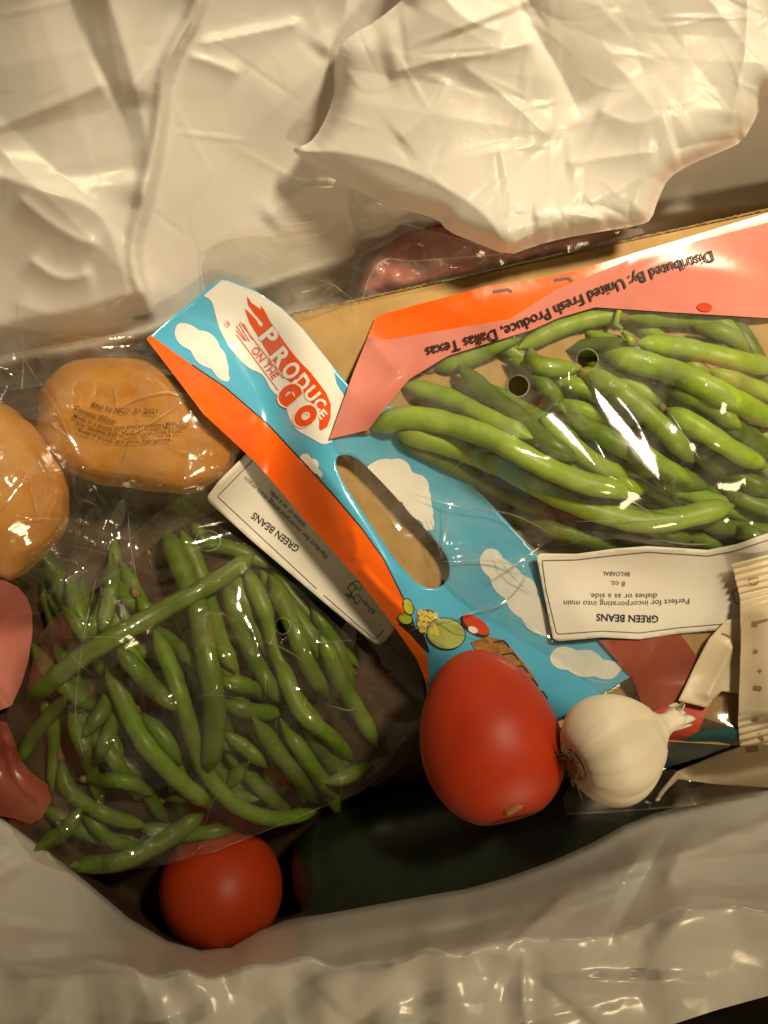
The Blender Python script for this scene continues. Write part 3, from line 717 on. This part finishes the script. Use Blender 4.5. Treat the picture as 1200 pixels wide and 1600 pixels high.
def scallop(poly, n):
    p = resample(np.vstack([poly, poly[:1]]), n * 10 + 1)[:-1]; t = np.gradient(p, axis=0); t /= np.linalg.norm(t, axis=1)[:, None]
    c = p.mean(0); nn = np.stack([t[:, 1], -t[:, 0]], 1); nn *= np.sign(((p - c) * nn).sum(1).mean())
    k = np.arange(len(p)); return p + nn * (np.abs(np.sin(k * math.pi / 10)) * 4.5 - 2)[:, None]
def cloud(poly, mt='cloud'): sheet('printed_cloud', scallop(chaikin(poly, 1), max(5, int(np.ptp(np.array(poly), axis=0).sum() / 26))), lambda x, y: hd_z(x, y) + .0003, M[mt], hd, 2.5, holes=[SLOT])
sheet('printed_cloud', np.vstack([[(345, 439), (355, 439), (400, 456), (440, 482), (472, 513), (520, 573), (526, 600), (540, 622), (528, 668)], chaikin([(519, 690), (505, 696), (482, 682), (462, 672), (450, 650), (446, 626), (424, 612), (412, 584), (388, 576), (362, 548), (345, 520), (336, 490), (332, 470), (318, 462)], 2, False)]), lambda x, y: hd_z(x, y) + .0003, M['white'], hd, 4.)
cloud([(270, 516), (278, 505), (292, 508), (306, 512), (322, 518), (338, 532), (350, 548), (352, 566), (358, 578), (360, 596), (346, 592), (330, 578), (312, 566), (296, 548), (282, 536)])
cloud([(465, 714), (476, 710), (490, 716), (498, 728), (503, 746), (494, 742), (480, 728)], 'white')
cloud([(566, 730), (590, 722), (612, 714), (634, 722), (646, 738), (664, 748), (674, 768), (670, 786), (680, 806), (674, 832), (652, 812), (622, 780), (592, 756)], 'white')
cloud([(748, 868), (760, 858), (780, 862), (798, 884), (826, 902), (842, 926), (846, 952), (862, 972), (858, 998), (832, 986), (806, 960), (776, 922), (756, 892)])
cloud([(856, 1022), (872, 1012), (900, 1014), (930, 1020), (952, 1034), (974, 1040), (966, 1058), (930, 1060), (896, 1052), (868, 1042)])
def lz(pts): return [(330 + a / 5.217, 440 + b / 5.217) for a, b in pts]
hz3 = lambda x, y: hd_z(x, y) + .0003
LOGO = lz([(290, 115), (330, 175), (372, 205), (404, 232), (400, 190), (432, 232), (480, 325), (560, 440), (640, 555), (720, 650), (810, 740), (880, 830), (938, 910), (975, 1000), (972, 1110), (945, 1185), (892, 1215), (880, 1205), (882, 1120), (850, 1030), (790, 950), (700, 862), (600, 785), (500, 640), (430, 530), (370, 430), (310, 330), (268, 210), (320, 262), (372, 318), (386, 352), (412, 368), (424, 340), (400, 318), (352, 262), (300, 190)])
sheet('printed_logo', np.array(LOGO), lambda x, y: hz3(x, y) + .0002, M['logo'], hd, 2.)
tg = np.array([math.cos(math.radians(50)), math.sin(math.radians(50))])
for ch, (cx, cy), wd, hg in [('P', (478, 448), 104, 146), ('R', (572, 612), 118, 150), ('O', (655, 722), 112, 150), ('D', (742, 822), 108, 142), ('U', (824, 912), 96, 122), ('C', (886, 996), 82, 100), ('E', (908, 1080), 58, 74)]:
    k = 1 / 5.217; up = np.array([tg[1], -tg[0]])
    c = np.array(lz([(cx, cy)])[0]); b = c - up * 0
    q = b - up * hg * k * .5; text_path('printed_letter', ch, [q - tg * wd * k / 2, q + tg * wd * k / 2], hz3, M['white'], hd, .0005, height=hg * k, bold=.035)
for ch, (cx, cy), wd, hg in [('G', (640, 912), 150, 170), ('O', (775, 1090), 170, 170)]:
    t2 = np.array([math.cos(math.radians(50)), math.sin(math.radians(50))]); up = np.array([t2[1], -t2[0]]); k = 1 / 5.217; c = np.array(lz([(cx, cy)])[0])
    q = c - up * hg * k * .5
    text_path('printed_letter', ch, [q - t2 * wd * k / 2, q + t2 * wd * k / 2], hz3, M['white'], hd, .0005, height=hg * k, bold=.16)
    text_path('printed_letter', ch, [q - t2 * wd * k / 2 * .92, q + t2 * wd * k / 2 * .92], hz3, M['logo'], hd, .0007, height=hg * k, bold=.085)
q = lz([(322, 560), (505, 800)]); text_path('printed_text', 'ON THE', q, hz3, M['logo'], hd, .0004, height=12.5, bold=.012)
for a, b in [((205, 430), (545, 885)), ((238, 332), (590, 790)), ((205, 356), (290, 486)), ((205, 395), (275, 480)), ((262, 340), (335, 470)), ((225, 340), (312, 488))]:
    stroke('print_line', lz([a, b]), 1.2, hz3, M['logo'], hd, .0004)
stroke('print_line', ellipse(330 + 130 / 5.217, 440 + 350 / 5.217, 4.5, 5.5), 1.2, hz3, M['logo'], hd, .0004, closed=True); text_path('printed_letter', 'R', [(353.2, 508), (356.6, 510.4)], hz3, M['logo'], hd, .0004)
# fruit basket drawing
def art(poly, mt, off=.0006): patch('printed_fruit', poly, hd_z, M[mt], hd, off)
sheet('printed_basket', [(735, 1004), (762, 994), (790, 1002), (830, 1050), (850, 1090), (800, 1090)], lambda x, y: hd_z(x, y) + .0005, M['basket'], hd, 4.)
art(ellipse(638, 948, 8.5, 14, -.35), 'ink', .0005); art(ellipse(638, 948, 7, 12.5, -.35), 'lime'); art(ellipse(633, 968, 13, 9, .3), 'ink', .0006); art(ellipse(633, 967, 11, 7.5, .3), 'lime', .0008)
art([(622, 975), (640, 974), (662, 990), (672, 1020), (660, 1012), (640, 990)], 'ink', .0005)
art(ellipse(668, 970, 17, 18), 'basket', .0005)
for i in range(4):
    for j in range(4):
        art(ellipse(656 + i * 8 + (j % 2) * 3, 957 + j * 9 + i * 1.5, 4.3, 4.8, n=10), 'corn', .0008)
art(ellipse(697, 990, 31, 25, .2, 36), 'ink', .0009); art(ellipse(697, 990, 29.5, 23.5, .2, 36), 'apple', .0011)
art(ellipse(742, 978, 26, 13, .6), 'ink', .0006); art(ellipse(744, 976, 24, 11, .6), 'redprint', .0008); art(ellipse(739, 984, 8, 5, .4), 'cloud', .001)
for k in range(5): stroke('print_line', [(770 + k * 14, 1004 + k * 19), (788 + k * 15, 1000 + k * 20), (796 + k * 15, 1012 + k * 20)], 2, hd_z, M['ink'], hd, .0008)

# ================================================================== GREEN BEANS, right bag
GR = 'green beans in the bag with the pink printed top'
RB0 = 'green bean mostly hidden below others in the bag with the pink printed top'
RB = 'bright green bean under the shiny film of the bag with the pink printed top'
lowr = [[(480, 820), (640, 860), (820, 880)], [(560, 850), (700, 890), (860, 940)], [(820, 860), (960, 880), (1100, 920)], [(1000, 850), (1120, 870), (1260, 880)], [(640, 560), (760, 620), (900, 700), (1040, 760)], [(1080, 760), (1160, 800), (1260, 830)],
        [(900, 480), (1040, 560), (1200, 640)], [(420, 480), (560, 560), (700, 640)], [(660, 390), (780, 380), (900, 400)], [(1100, 300), (1160, 400), (1230, 520)], [(980, 640), (1100, 720), (1230, 780)], [(760, 500), (880, 560), (1000, 660)],
        [(340, 560), (460, 600), (600, 660)], [(1060, 560), (1150, 630), (1260, 700)], [(540, 420), (600, 480), (660, 560)], [(700, 820), (860, 850), (1000, 900)], [(1120, 860), (1180, 900), (1270, 960)]]
for k in range(44):
    cx, cy = rng.uniform(430, 1180), rng.uniform(430, 860); cy = max(cy, 420 + .0 * cx); an = rng.normal(.45, .14); ln = rng.uniform(140, 230)
    if cx < 620 and cy > 700: continue
    bean(zr([(cx - ln * math.cos(an), cy - ln * math.sin(an)), (cx + rng.normal(0, 12), cy), (cx + ln * math.cos(an), cy + ln * math.sin(an))]), rng.uniform(13.5, 16), M['bean_pale'], RB0, GR)
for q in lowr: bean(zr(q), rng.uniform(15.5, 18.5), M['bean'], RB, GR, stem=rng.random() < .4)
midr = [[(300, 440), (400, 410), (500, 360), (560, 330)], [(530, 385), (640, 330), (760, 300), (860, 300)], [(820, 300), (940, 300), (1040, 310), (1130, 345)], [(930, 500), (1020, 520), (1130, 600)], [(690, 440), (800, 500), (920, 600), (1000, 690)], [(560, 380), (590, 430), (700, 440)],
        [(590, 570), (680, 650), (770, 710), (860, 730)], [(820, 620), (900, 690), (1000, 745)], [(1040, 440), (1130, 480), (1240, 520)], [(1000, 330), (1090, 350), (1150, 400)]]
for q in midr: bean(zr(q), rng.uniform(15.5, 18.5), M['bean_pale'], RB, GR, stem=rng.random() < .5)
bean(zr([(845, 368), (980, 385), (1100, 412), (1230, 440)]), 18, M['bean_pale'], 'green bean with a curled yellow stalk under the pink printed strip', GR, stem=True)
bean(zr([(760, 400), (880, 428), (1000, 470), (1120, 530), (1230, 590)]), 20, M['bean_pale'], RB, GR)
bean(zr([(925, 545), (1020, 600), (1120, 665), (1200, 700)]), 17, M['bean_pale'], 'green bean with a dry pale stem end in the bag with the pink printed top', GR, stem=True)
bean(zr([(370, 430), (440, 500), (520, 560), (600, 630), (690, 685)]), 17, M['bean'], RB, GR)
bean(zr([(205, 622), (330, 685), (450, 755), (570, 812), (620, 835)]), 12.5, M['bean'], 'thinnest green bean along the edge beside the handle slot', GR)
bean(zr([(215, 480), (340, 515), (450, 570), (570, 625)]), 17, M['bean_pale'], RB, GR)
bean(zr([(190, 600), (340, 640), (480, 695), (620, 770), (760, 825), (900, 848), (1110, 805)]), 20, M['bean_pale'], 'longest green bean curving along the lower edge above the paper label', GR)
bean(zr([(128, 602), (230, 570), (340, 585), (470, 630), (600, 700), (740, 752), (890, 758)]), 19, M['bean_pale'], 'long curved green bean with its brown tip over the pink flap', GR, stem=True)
x, y, z = P(*zip((968, 485), (962, 505), (975, 520), (985, 532)), sampler(DM)(np.array([968, 962, 975, 985]), np.array([485, 505, 520, 532])) + .004)
vv, ff = tube_geo(np.stack([x, y, z], 1), [.0012, .0014, .0013, .0016], 8); mk('bean_stalk', vv, ff, M['bean_pale'], label='thin curled yellow-green stalk among the beans near the pink strip', cat='stalk')

# ------------------------------------------------------------------ right bag: film, print, label
rb = thing('produce_bag', 900, 720, -.02, 'clear shiny bag of green beans with pink and orange printed top', 'produce bag')
RF = chaikin([(556, 580), (516, 686), (540, 720), (600, 800), (690, 910), (790, 985), (900, 1040), (1000, 1150), (1080, 1170), (1300, 1150), (1300, 300), (1200, 334), (900, 424), (760, 448), (590, 494), (572, 530)], 1)
F5 = drape(260, .0012, .0, 5); f5 = sampler(F5)
def facet_normal(px, py, z):
    p = Vector([float(c) for c in P(px, py, z)]); return ((Vector((0, 0, HC)) - p).normalized() + (LAMP - p).normalized()).normalized()
def facet(x, y, poly, c, dz, soft=14):
    """a taut plane of film spanning the creases around it"""
    z0 = float(f5(np.array([c[0]]), np.array([c[1]]))[0]) + dz; nrm = facet_normal(c[0], c[1], z0); p0 = P(c[0], c[1], z0)
    X, Y, _ = P(x, y, z0); pl = z0 - (nrm.x * (X - p0[0]) + nrm.y * (Y - p0[1])) / nrm.z
    d, _, _, _, _ = seg_nearest(poly, x, y, True); w_ = np.where(inside(poly, x, y), sstep(0, soft, d), 0)
    return pl, w_
HOLES = [ellipse(810, 603, 17, 17), ellipse(918, 562, 17, 17)]
W1 = [(888, 580), (930, 552), (1005, 640), (1062, 720), (1074, 812), (1010, 780), (940, 720), (900, 640)]
W2 = [(800, 650), (880, 580), (925, 660), (1000, 770), (920, 760), (830, 710)]
W3 = [(1075, 700), (1130, 660), (1160, 700), (1130, 770), (1070, 800)]
def rf_z(x, y):
    z = f5(x, y) + crumple(x, y, 71, 70, (520, 420, 1250, 1120), .0006, 80, 9, None, 1, True)
    z += crumple(x, y, 72, 26, (600, 760, 860, 1000), .0010, 60, 7, .6, .9, True)
    z += ffold(x, y, [(640, 770), (720, 790), (800, 800), (880, 840)], .003, 8, 20, 1.2) + ffold(x, y, [(690, 878), (760, 878), (830, 886)], .004, 5, 14, 1.2, .1) + ffold(x, y, [(755, 905), (800, 880), (850, 850)], .004, 5, 12, 1.2, .1)
    z += ffold(x, y, [(700, 780), (698, 820), (690, 870)], .003, 5, 9, 1.2, .1) + ffold(x, y, [(760, 960), (800, 900), (832, 880)], .003, 5, 12, 1.2, .1) + ffold(x, y, [(640, 985), (720, 960), (800, 940)], .0025, 5, 12, 1.2, .1)
    z += ffold(x, y, [(860, 810), (980, 838), (1100, 850)], .003, 6, 22, 1.2) + ffold(x, y, [(870, 990), (840, 1060), (900, 1040)], .003, 8, 14, 1.2)
    for poly, c, dz, ax_, cv in ((W1, (975, 670), .0035, (.62, .79), 2.4), (W2, (890, 680), .003, (.7, .7), 5.)):
        pl, w_ = facet(x, y, poly, c, dz, 34)
        u_ = (-(x - c[0]) * ax_[1] + (y - c[1]) * ax_[0]) * S; pl = pl - cv * 4. * u_ * u_
        z = z * (1 - w_) + np.maximum(pl, z - .004) * w_
    return z
sheet('bag_film', RF, rf_z, M['film'], rb, 3., holes=HOLES)
for h in HOLES: stroke('hole_rim', h, 2.2, rf_z, M['weld'], rb, .0004, closed=True)
rz4 = lambda x, y: rf_z(x, y) + .0005
sheet('orange_print', np.array([(586, 497), (600, 490), (760, 447), (832, 437), (900, 423), (1200, 333), (1300, 300), (1300, 330), (1200, 352), (1000, 402), (868, 456), (796, 502), (740, 511), (604, 534), (574, 528)]), rz4, M['orange'], rb, 4.)
for q in [[(770, 456), (796, 452), (800, 456)], [(866, 438), (888, 434), (894, 440)]]: stroke('print_mark', q, 5, rf_z, M['ink_film'], rb, .0008)
pink = np.array([(1300, 325), (1200, 348), (1000, 399), (868, 453), (796, 499), (740, 508), (604, 531), (575, 526), (553, 580), (515, 686), (575, 672), (600, 640), (640, 592), (700, 556), (770, 534), (830, 516), (872, 497), (930, 480), (1050, 488), (1200, 497), (1300, 498)], float)
sheet('pink_print', pink, lambda x, y: rf_z(x, y) + .0009 + .003 * fold(x, y, [(575, 526), (606, 560), (632, 588)], 1, 10, 24), M['pink'], rb, 4.)
text_path('printed_text', 'Distributed By: United Fresh Produce, Dallas Texas', spline([(1112, 391), (1010, 421), (900, 462), (800, 505), (730, 526), (664, 543)], 60), rf_z, M['ink'], rb, .0022, height=18, bold=.012)
art_red = ellipse(1101, 480, 12, 7, .1); patch('print_dot', art_red, rf_z, M['redprint'], rb, .0018)
# lower printed end of this bag
def lw_z(x, y): return sampler(DM)(x, y) * 0 + f5(x, y) + .0008
sheet('rose_print', [(935, 1000), (1064, 992), (1100, 1040), (1110, 1090), (1080, 1120), (1010, 1120), (988, 1060)], lambda x, y: rf_z(x, y) + .0004, M['rose'], rb, 4.)
sheet('red_print', [(1012, 1115), (1060, 1096), (1112, 1090), (1092, 1142), (1030, 1176)], lambda x, y: rf_z(x, y) + .0010, M['redprint'], rb, 4.)
sheet('teal_print', [(1020, 1172), (1092, 1143), (1160, 1135), (1140, 1170), (1040, 1200)], lambda x, y: rf_z(x, y) + .0007, M['teal'], rb, 4.)
raise_dm(RF, rf_z(GXX, GYY))

F6 = drape(60, .0008, .0, 30); f6 = sampler(F6)
LBL = np.array([(838, 869), (844, 865), (900, 866), (960, 858), (1012, 854), (1060, 857), (1106, 860), (1150, 851), (1200, 833), (1300, 812), (1300, 975), (1200, 982), (1130, 984), (1060, 990), (1000, 999), (940, 996), (872, 1002), (864, 998)], float)
def lb_z(x, y): return f6(x, y) + .0016 + .0022 * np.sin((x - 838) / 46.) * sstep(840, 960, x)
lab = sheet('label_sticker', LBL, lb_z, M['paper'], rb, 4., thick=.0003)
stroke('border_line', [(1300, 822), (1200, 844), (1150, 861), (1106, 869), (1060, 866), (1012, 863), (960, 868), (900, 875), (847, 876), (853, 920), (870, 991), (940, 986), (1000, 989), (1060, 981), (1130, 975), (1300, 965)], 1.3, lb_z, M['ink_soft'], lab, .0003)
text_path('printed_text', 'GREEN BEANS', [(1029, 962), (980, 961), (932, 959)], lb_z, M['ink_navy'], lab, .0004, height=11.5, bold=.02)
text_path('printed_text', 'Perfect for incorporating into main', [(1077, 935), (980, 940), (881, 938)], lb_z, M['ink_soft'], lab, .0004, height=9)
text_path('printed_text', 'dishes or as a side.', [(1027, 927), (975, 928), (921, 927)], lb_z, M['ink_soft'], lab, .0004, height=9)
text_path('printed_text', '8 oz.', [(977, 909), (954, 908)], lb_z, M['ink_soft'], lab, .0004, height=8)
text_path('printed_text', 'BKLOABAL', [(984, 894), (942, 893)], lb_z, M['ink_soft'], lab, .0004, height=7)
stroke('printed_icon', [(1156, 921), (1144, 922), (1147, 940), (1155, 946), (1158, 938)], 1.6, lb_z, M['ink_soft'], lab, .0004)
raise_dm(LBL, lb_z(GXX, GYY))

# ================================================================== SACHETS
def sachet(poly, zfun, label, ribs, marks, stp=3.):
    s = sheet('paper_sachet', poly, zfun, M['sachet'], None, stp, thick=.0004, label=label, cat='sachet', group='paper sachets beside the garlic')
    for q, wd in marks: stroke('printed_mark', q, wd, zfun, M['sachet_ink'], s, .0006)
    raise_dm(poly, zfun(GXX, GYY)); return s
C3 = np.array([(1024, 1250), (1030, 1238), (1058, 1206), (1120, 1180), (1160, 1166), (1300, 1140), (1300, 1250), (1200, 1230), (1112, 1224), (1060, 1217), (1040, 1236), (1030, 1250)], float)
F7 = drape(160, .001, .0, 20); f7 = sampler(F7)
def s3(x, y):
    d, _, _, _, _ = seg_nearest([(1058, 1214), (1140, 1196), (1300, 1185)], x, y); return f7(x, y) + .006 + .010 * np.exp(-(d / 34) ** 2)
sachet(C3, s3, 'pale crumpled paper sachet lying flat by the front wall of the bag', None, [([(1165, 1172), (1185, 1170)], 9)])
C2 = np.array([(1134, 969), (1158, 966), (1240, 958), (1240, 1085), (1154, 1084), (1128, 1080), (1105, 1106), (1060, 1095), (1084, 1044), (1108, 998)], float)
F7 = drape(160, .001, .0, 20); f7b = sampler(F7)
def s2(x, y): return f7b(x, y) + .002 + .0025 * vnoise(x, y, 50, 77) + fold(x, y, [(1150, 1000), (1120, 1060), (1102, 1100)], .003, 8, 16, 1.2)
sachet(C2, s2, 'bent paper sachet partly tucked under the upright ribbed sachet', None, [([(1128, 990), (1136, 992), (1142, 996)], 2.6)])
C1 = np.array([(1143, 881), (1200, 866), (1300, 842), (1300, 1150), (1200, 1164), (1156, 1166), (1153, 1130), (1157, 1010), (1156, 935)], float)
F7 = drape(160, .001, .0, 20); f7c = sampler(F7)
def s1(x, y):
    c = np.exp(-((x - 1215) / 52) ** 2); mid = sstep(920, 960, y) * sstep(1140, 1110, y)
    v_ = y + .25 * (x - 1150)
    return f7c(x, y) + .003 + .011 * c * mid + .0011 * np.sin(v_ / 1.75) * (1 - mid)
sachet(C1, s1, 'tan paper stick sachet with ribbed sealed ends lying over the paper label', None,
       [([(1176, 974), (1184, 975)], 8), ([(1184, 972), (1200, 968)], 4), ([(1178, 1018), (1184, 1018)], 6), ([(1186, 1046), (1190, 1050)], 4), ([(1178, 1074), (1190, 1076)], 7), ([(1176, 1124), (1186, 1125)], 5), ([(1170, 905), (1184, 902), (1186, 912), (1172, 915), (1170, 905)], 1.8), ([(1186, 1146), (1192, 1158)], 6)], 1.6)

# clear pouch edge below the garlic
CP = [(880, 1248), (900, 1200), (1000, 1190), (1080, 1210), (1190, 1232), (1190, 1245), (1060, 1262), (960, 1270), (885, 1274)]
F8 = drape(120, .001, .0, 8); f8 = sampler(F8)
cp = sheet('clear_pouch', CP, lambda x, y: f8(x, y) + .001, M['film_dull'], None, 4., label='flat clear plastic pouch edge lying under the garlic bulb', cat='pouch')
stroke('film_weld', [(885, 1272), (960, 1268), (1060, 1260), (1180, 1243)], 2, lambda x, y: f8(x, y) + .001, M['weld'], cp, .0005)
raise_dm(CP, f8(GXX, GYY) + .001)

# ================================================================== PLUM TOMATO
v, f, R, c = tomato_geo(764, 1152, .0, .0295, .0375, math.radians(14), math.radians(-110), .14, .11, .06)
v[:, 2] += drop_on(v, .004)
tom, _ = add_body('plum_tomato', v, f, M['tomato'], fixed=True, label='smooth red plum tomato lying beside the garlic bulb', cat='tomato')
def scar_on(vv, px_, py_, parent, sx, sy, sz, ang=0.):
    qx, qy = to_px(vv); cost = np.hypot(qx - px_, qy - py_) - 3000 * vv[:, 2]; p_ = vv[int(np.argmin(cost))]
    q = sphere_geo(20, 12); w_ = q[0] * np.array([sx, sy, sz]); w_[:, :2] += rng.normal(0, .00025, (len(w_), 2))
    R_ = np.array(Matrix.Rotation(ang, 3, 'Z')); return mk('stem_scar', w_ @ R_.T + p_, q[1], M['scar'], parent)
scar_on(v, 800, 1264, tom, .0042, .0017, .0016, .45)
# ================================================================== GARLIC
g0 = np.array([float(q) for q in P(892, 1186, .012)]); g1 = np.array([float(q) for q in P(1020, 1126, .0)])
axis = (g1 - g0) / np.linalg.norm(g1 - g0); L = np.linalg.norm(g1 - g0)
a1 = np.cross(axis, [0, 0, 1]); a1 /= np.linalg.norm(a1); a2 = np.cross(a1, axis)
NT, NP = 48, 96; V = []
for i in range(NT):
    t = i / (NT - 1)
    r = .0218 * (math.sin(math.pi * min(1, .10 + .90 * t ** .82)) ** .62) if t < .86 else None
    if r is None:
        r86 = .0218 * (math.sin(math.pi * (.10 + .90 * .86 ** .82)) ** .62); r = r86 + (.0052 - r86) * ((t - .86) / .14) ** .7
    for k in range(NP):
        ph = 2 * math.pi * k / NP; lobe = abs(math.sin(2.5 * ph + .9 + .55 * math.sin(ph + 1) + .25 * math.sin(3 * ph))) ; e = math.sin(math.pi * t) ** .8
        m = 1 + e * (.15 * lobe ** .8 - .10) + .02 * math.sin(2 * ph + 1)
        V.append(g0 + axis * (t * L * 1.02 + e * .002 * math.sin(ph * 3)) + r * m * (math.cos(ph) * a1 + math.sin(ph) * a2))
F = [[i * NP + k, i * NP + (k + 1) % NP, (i + 1) * NP + (k + 1) % NP, (i + 1) * NP + k] for i in range(NT - 1) for k in range(NP)]
F.append(list(range(NP))[::-1]); F.append([(NT - 1) * NP + k for k in range(NP)])
V = np.array(V); dz = drop_on(V, .003); V[:, 2] += dz; g0[2] += dz; g1[2] += dz
gar, _ = add_body('garlic_bulb', V, F, M['garlic'], fixed=True, label='whole white garlic bulb with dry stalk beside the plum tomato', cat='garlic')
att = gar.data.attributes.new('streak', 'FLOAT', 'POINT'); base_ = rng.uniform(0, 1, NP); base_ = (base_ + np.roll(base_, 1) + np.roll(base_, 2) + np.roll(base_, -1)) / 4
tt_ = np.repeat(np.arange(NT) / (NT - 1), NP); pp_ = np.tile(np.arange(NP), NT)
att.data.foreach_set('value', (np.clip(base_[pp_] * 1.6 - .8, 0, 1) * (.06 + .65 * np.exp(-tt_ / .25)) + .5 * np.exp(-tt_ / .06)).astype(np.float32))
NS = 18; pts = np.array([g1 + axis * (.0130 * i / (NS - 1) - .002) + np.array([.0, .0008, .0]) * i / NS for i in range(NS)])
sv, sf = tube_geo(pts, np.r_[np.linspace(.0062, .0040, 8), np.linspace(.0040, .0052, 10)], 24, lambda i, q: 1 + .16 * math.sin(5 * q + i * .12) * (i / NS) + .05 * math.sin(11 * q))
end = np.arange(len(sv)) >= (NS - 3) * 24; sv[end] += axis * (rng.normal(0, .0016, end.sum())[:, None])
mk('stalk', sv, sf, M['garlic'], gar)
rv, rf_ = sphere_geo(24, 12); rv = rv * .0075; rv = rv[:, [0]] * a1 + rv[:, [1]] * a2 + rv[:, [2]] * axis * .45 + g0 + axis * .0006
rd = mk('root_plate', rv, rf_, M['garlic_root'], gar)
HV, HF = [], []
for k in range(70):
    ph = rng.uniform(0, 6.28); r = rng.uniform(.001, .007); b = g0 + r * (math.cos(ph) * a1 + math.sin(ph) * a2)
    o_ = (math.cos(ph) * a1 + math.sin(ph) * a2); ln = rng.uniform(.002, .006)
    q = [b, b - axis * ln * .5 + o_ * ln * .4, b - axis * ln * .6 + o_ * ln * rng.uniform(.6, 1.5) + rng.normal(0, .0008, 3)]
    vv, ff = tube_geo(q, [.0003, .00025, .00012], 4); off = sum(len(h) for h in HV); HV.append(vv); HF += [[i + off for i in x_] for x_ in ff]
mk('root_hairs', np.vstack(HV), HF, M['garlic_root'], rd, kind='stuff')

# ================================================================== FOLDED FLAP OF THE WHITE BAG (back)
FL = np.array([(660, -230), (640, -10), (590, 32), (548, 55), (528, 76), (521, 108), (524, 140), (512, 180), (492, 216), (474, 228), (454, 233), (470, 246), (500, 268), (545, 292), (600, 318), (640, 330), (684, 342), (700, 362), (735, 376), (795, 400),
      (830, 386), (880, 372), (940, 362), (1000, 352), (1018, 344), (1028, 312), (1044, 278), (1080, 256), (1130, 236), (1160, 222), (1184, 180), (1194, 150), (1204, 150), (1206, 222), (1300, 232), (1500, 240), (1500, -230)], float)  # right end extended out of view to shade the bag wall
FL = chaikin(FL, 1)
def fl_z(x, y):
    z = .088 - .00019 * np.clip(y, -300, 420) - .00002 * np.abs(x - 860)
    z = z + .006 * vnoise(x, y, 220, 91) + tents(x, y, 98, 16, (480, -200, 1250, 400), .0020, 170, 90) + tents(x, y, 99, 46, (480, -200, 1250, 400), .0004, 45, 10)
    z += gfold(x, y, [(795, -120), (806, 0), (845, 66), (870, 104), (912, 192)], -.012, 60, 14, 1.2, .1)
    z += gfold(x, y, [(600, 118), (690, 92), (780, 82), (846, 62)], .008, 34, 10, 1.2, .1) + gfold(x, y, [(670, -40), (720, 30), (790, 50)], .006, 18, 24, 1.2, .1)
    z += gfold(x, y, [(456, 233), (540, 238), (640, 262), (760, 330), (795, 398)], .012, 60, 22, 1.2, .04)
    z += gfold(x, y, [(720, 100), (790, 150), (862, 216)], .005, 12, 30, 1.2, .1) + gfold(x, y, [(790, 395), (800, 310), (780, 220)], .006, 30, 18, 1.2, .1)
    z += gfold(x, y, [(880, 256), (960, 244), (1030, 236)], .004, 10, 14, 1.2, .1) + gfold(x, y, [(1050, 235), (1100, 222), (1165, 215)], -.008, 18, 12, 1.2, .1)
    z += gfold(x, y, [(930, 170), (1000, 200), (1060, 160)], .004, 14, 24, 1.2, .1) + gfold(x, y, [(1165, -60), (1170, 60), (1140, 200)], .006, 20, 14, 1.2, .1)
    z += gfold(x, y, [(620, 220), (680, 170), (700, 120)], .004, 12, 16, 1.2, .1) + gfold(x, y, [(830, 340), (880, 330), (950, 345)], .006, 8, 14, 1.2, .1)
    z += crumple(x, y, 94, 90, (480, -200, 1250, 400), .0003, 34, 3)
    z += crumple(x, y, 95, 34, (790, 320, 1010, 395), .0011, 26, 5)
    # rim curls down and under
    d, _, _, _, _ = seg_nearest(FL, x, y, True); z -= .010 * np.exp(-(d / 16) ** 1.5) * sstep(-200, -120, y)
    return z
sheet('folded_flap', FL, fl_z, M['bag'], bag, 3.)
# ================================================================== FILM CREASES DRAWN AS PALE STROKES, STANDING IN FOR GLINTS
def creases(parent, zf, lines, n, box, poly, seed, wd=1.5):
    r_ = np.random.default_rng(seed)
    for q in lines: stroke('crease_glint', q, wd * 1.8, zf, M['crease'], parent, .0004, smooth_path=True, taper=True, n=24)
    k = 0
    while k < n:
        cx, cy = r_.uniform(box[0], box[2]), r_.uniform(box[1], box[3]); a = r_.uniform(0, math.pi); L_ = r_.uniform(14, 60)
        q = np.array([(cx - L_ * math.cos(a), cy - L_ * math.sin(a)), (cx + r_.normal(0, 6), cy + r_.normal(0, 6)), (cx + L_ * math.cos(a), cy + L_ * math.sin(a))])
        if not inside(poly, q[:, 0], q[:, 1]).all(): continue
        stroke('crease_glint', q, wd * r_.uniform(.5, 1.1), zf, M['crease'], parent, .0004, smooth_path=True, taper=True, n=18); k += 1
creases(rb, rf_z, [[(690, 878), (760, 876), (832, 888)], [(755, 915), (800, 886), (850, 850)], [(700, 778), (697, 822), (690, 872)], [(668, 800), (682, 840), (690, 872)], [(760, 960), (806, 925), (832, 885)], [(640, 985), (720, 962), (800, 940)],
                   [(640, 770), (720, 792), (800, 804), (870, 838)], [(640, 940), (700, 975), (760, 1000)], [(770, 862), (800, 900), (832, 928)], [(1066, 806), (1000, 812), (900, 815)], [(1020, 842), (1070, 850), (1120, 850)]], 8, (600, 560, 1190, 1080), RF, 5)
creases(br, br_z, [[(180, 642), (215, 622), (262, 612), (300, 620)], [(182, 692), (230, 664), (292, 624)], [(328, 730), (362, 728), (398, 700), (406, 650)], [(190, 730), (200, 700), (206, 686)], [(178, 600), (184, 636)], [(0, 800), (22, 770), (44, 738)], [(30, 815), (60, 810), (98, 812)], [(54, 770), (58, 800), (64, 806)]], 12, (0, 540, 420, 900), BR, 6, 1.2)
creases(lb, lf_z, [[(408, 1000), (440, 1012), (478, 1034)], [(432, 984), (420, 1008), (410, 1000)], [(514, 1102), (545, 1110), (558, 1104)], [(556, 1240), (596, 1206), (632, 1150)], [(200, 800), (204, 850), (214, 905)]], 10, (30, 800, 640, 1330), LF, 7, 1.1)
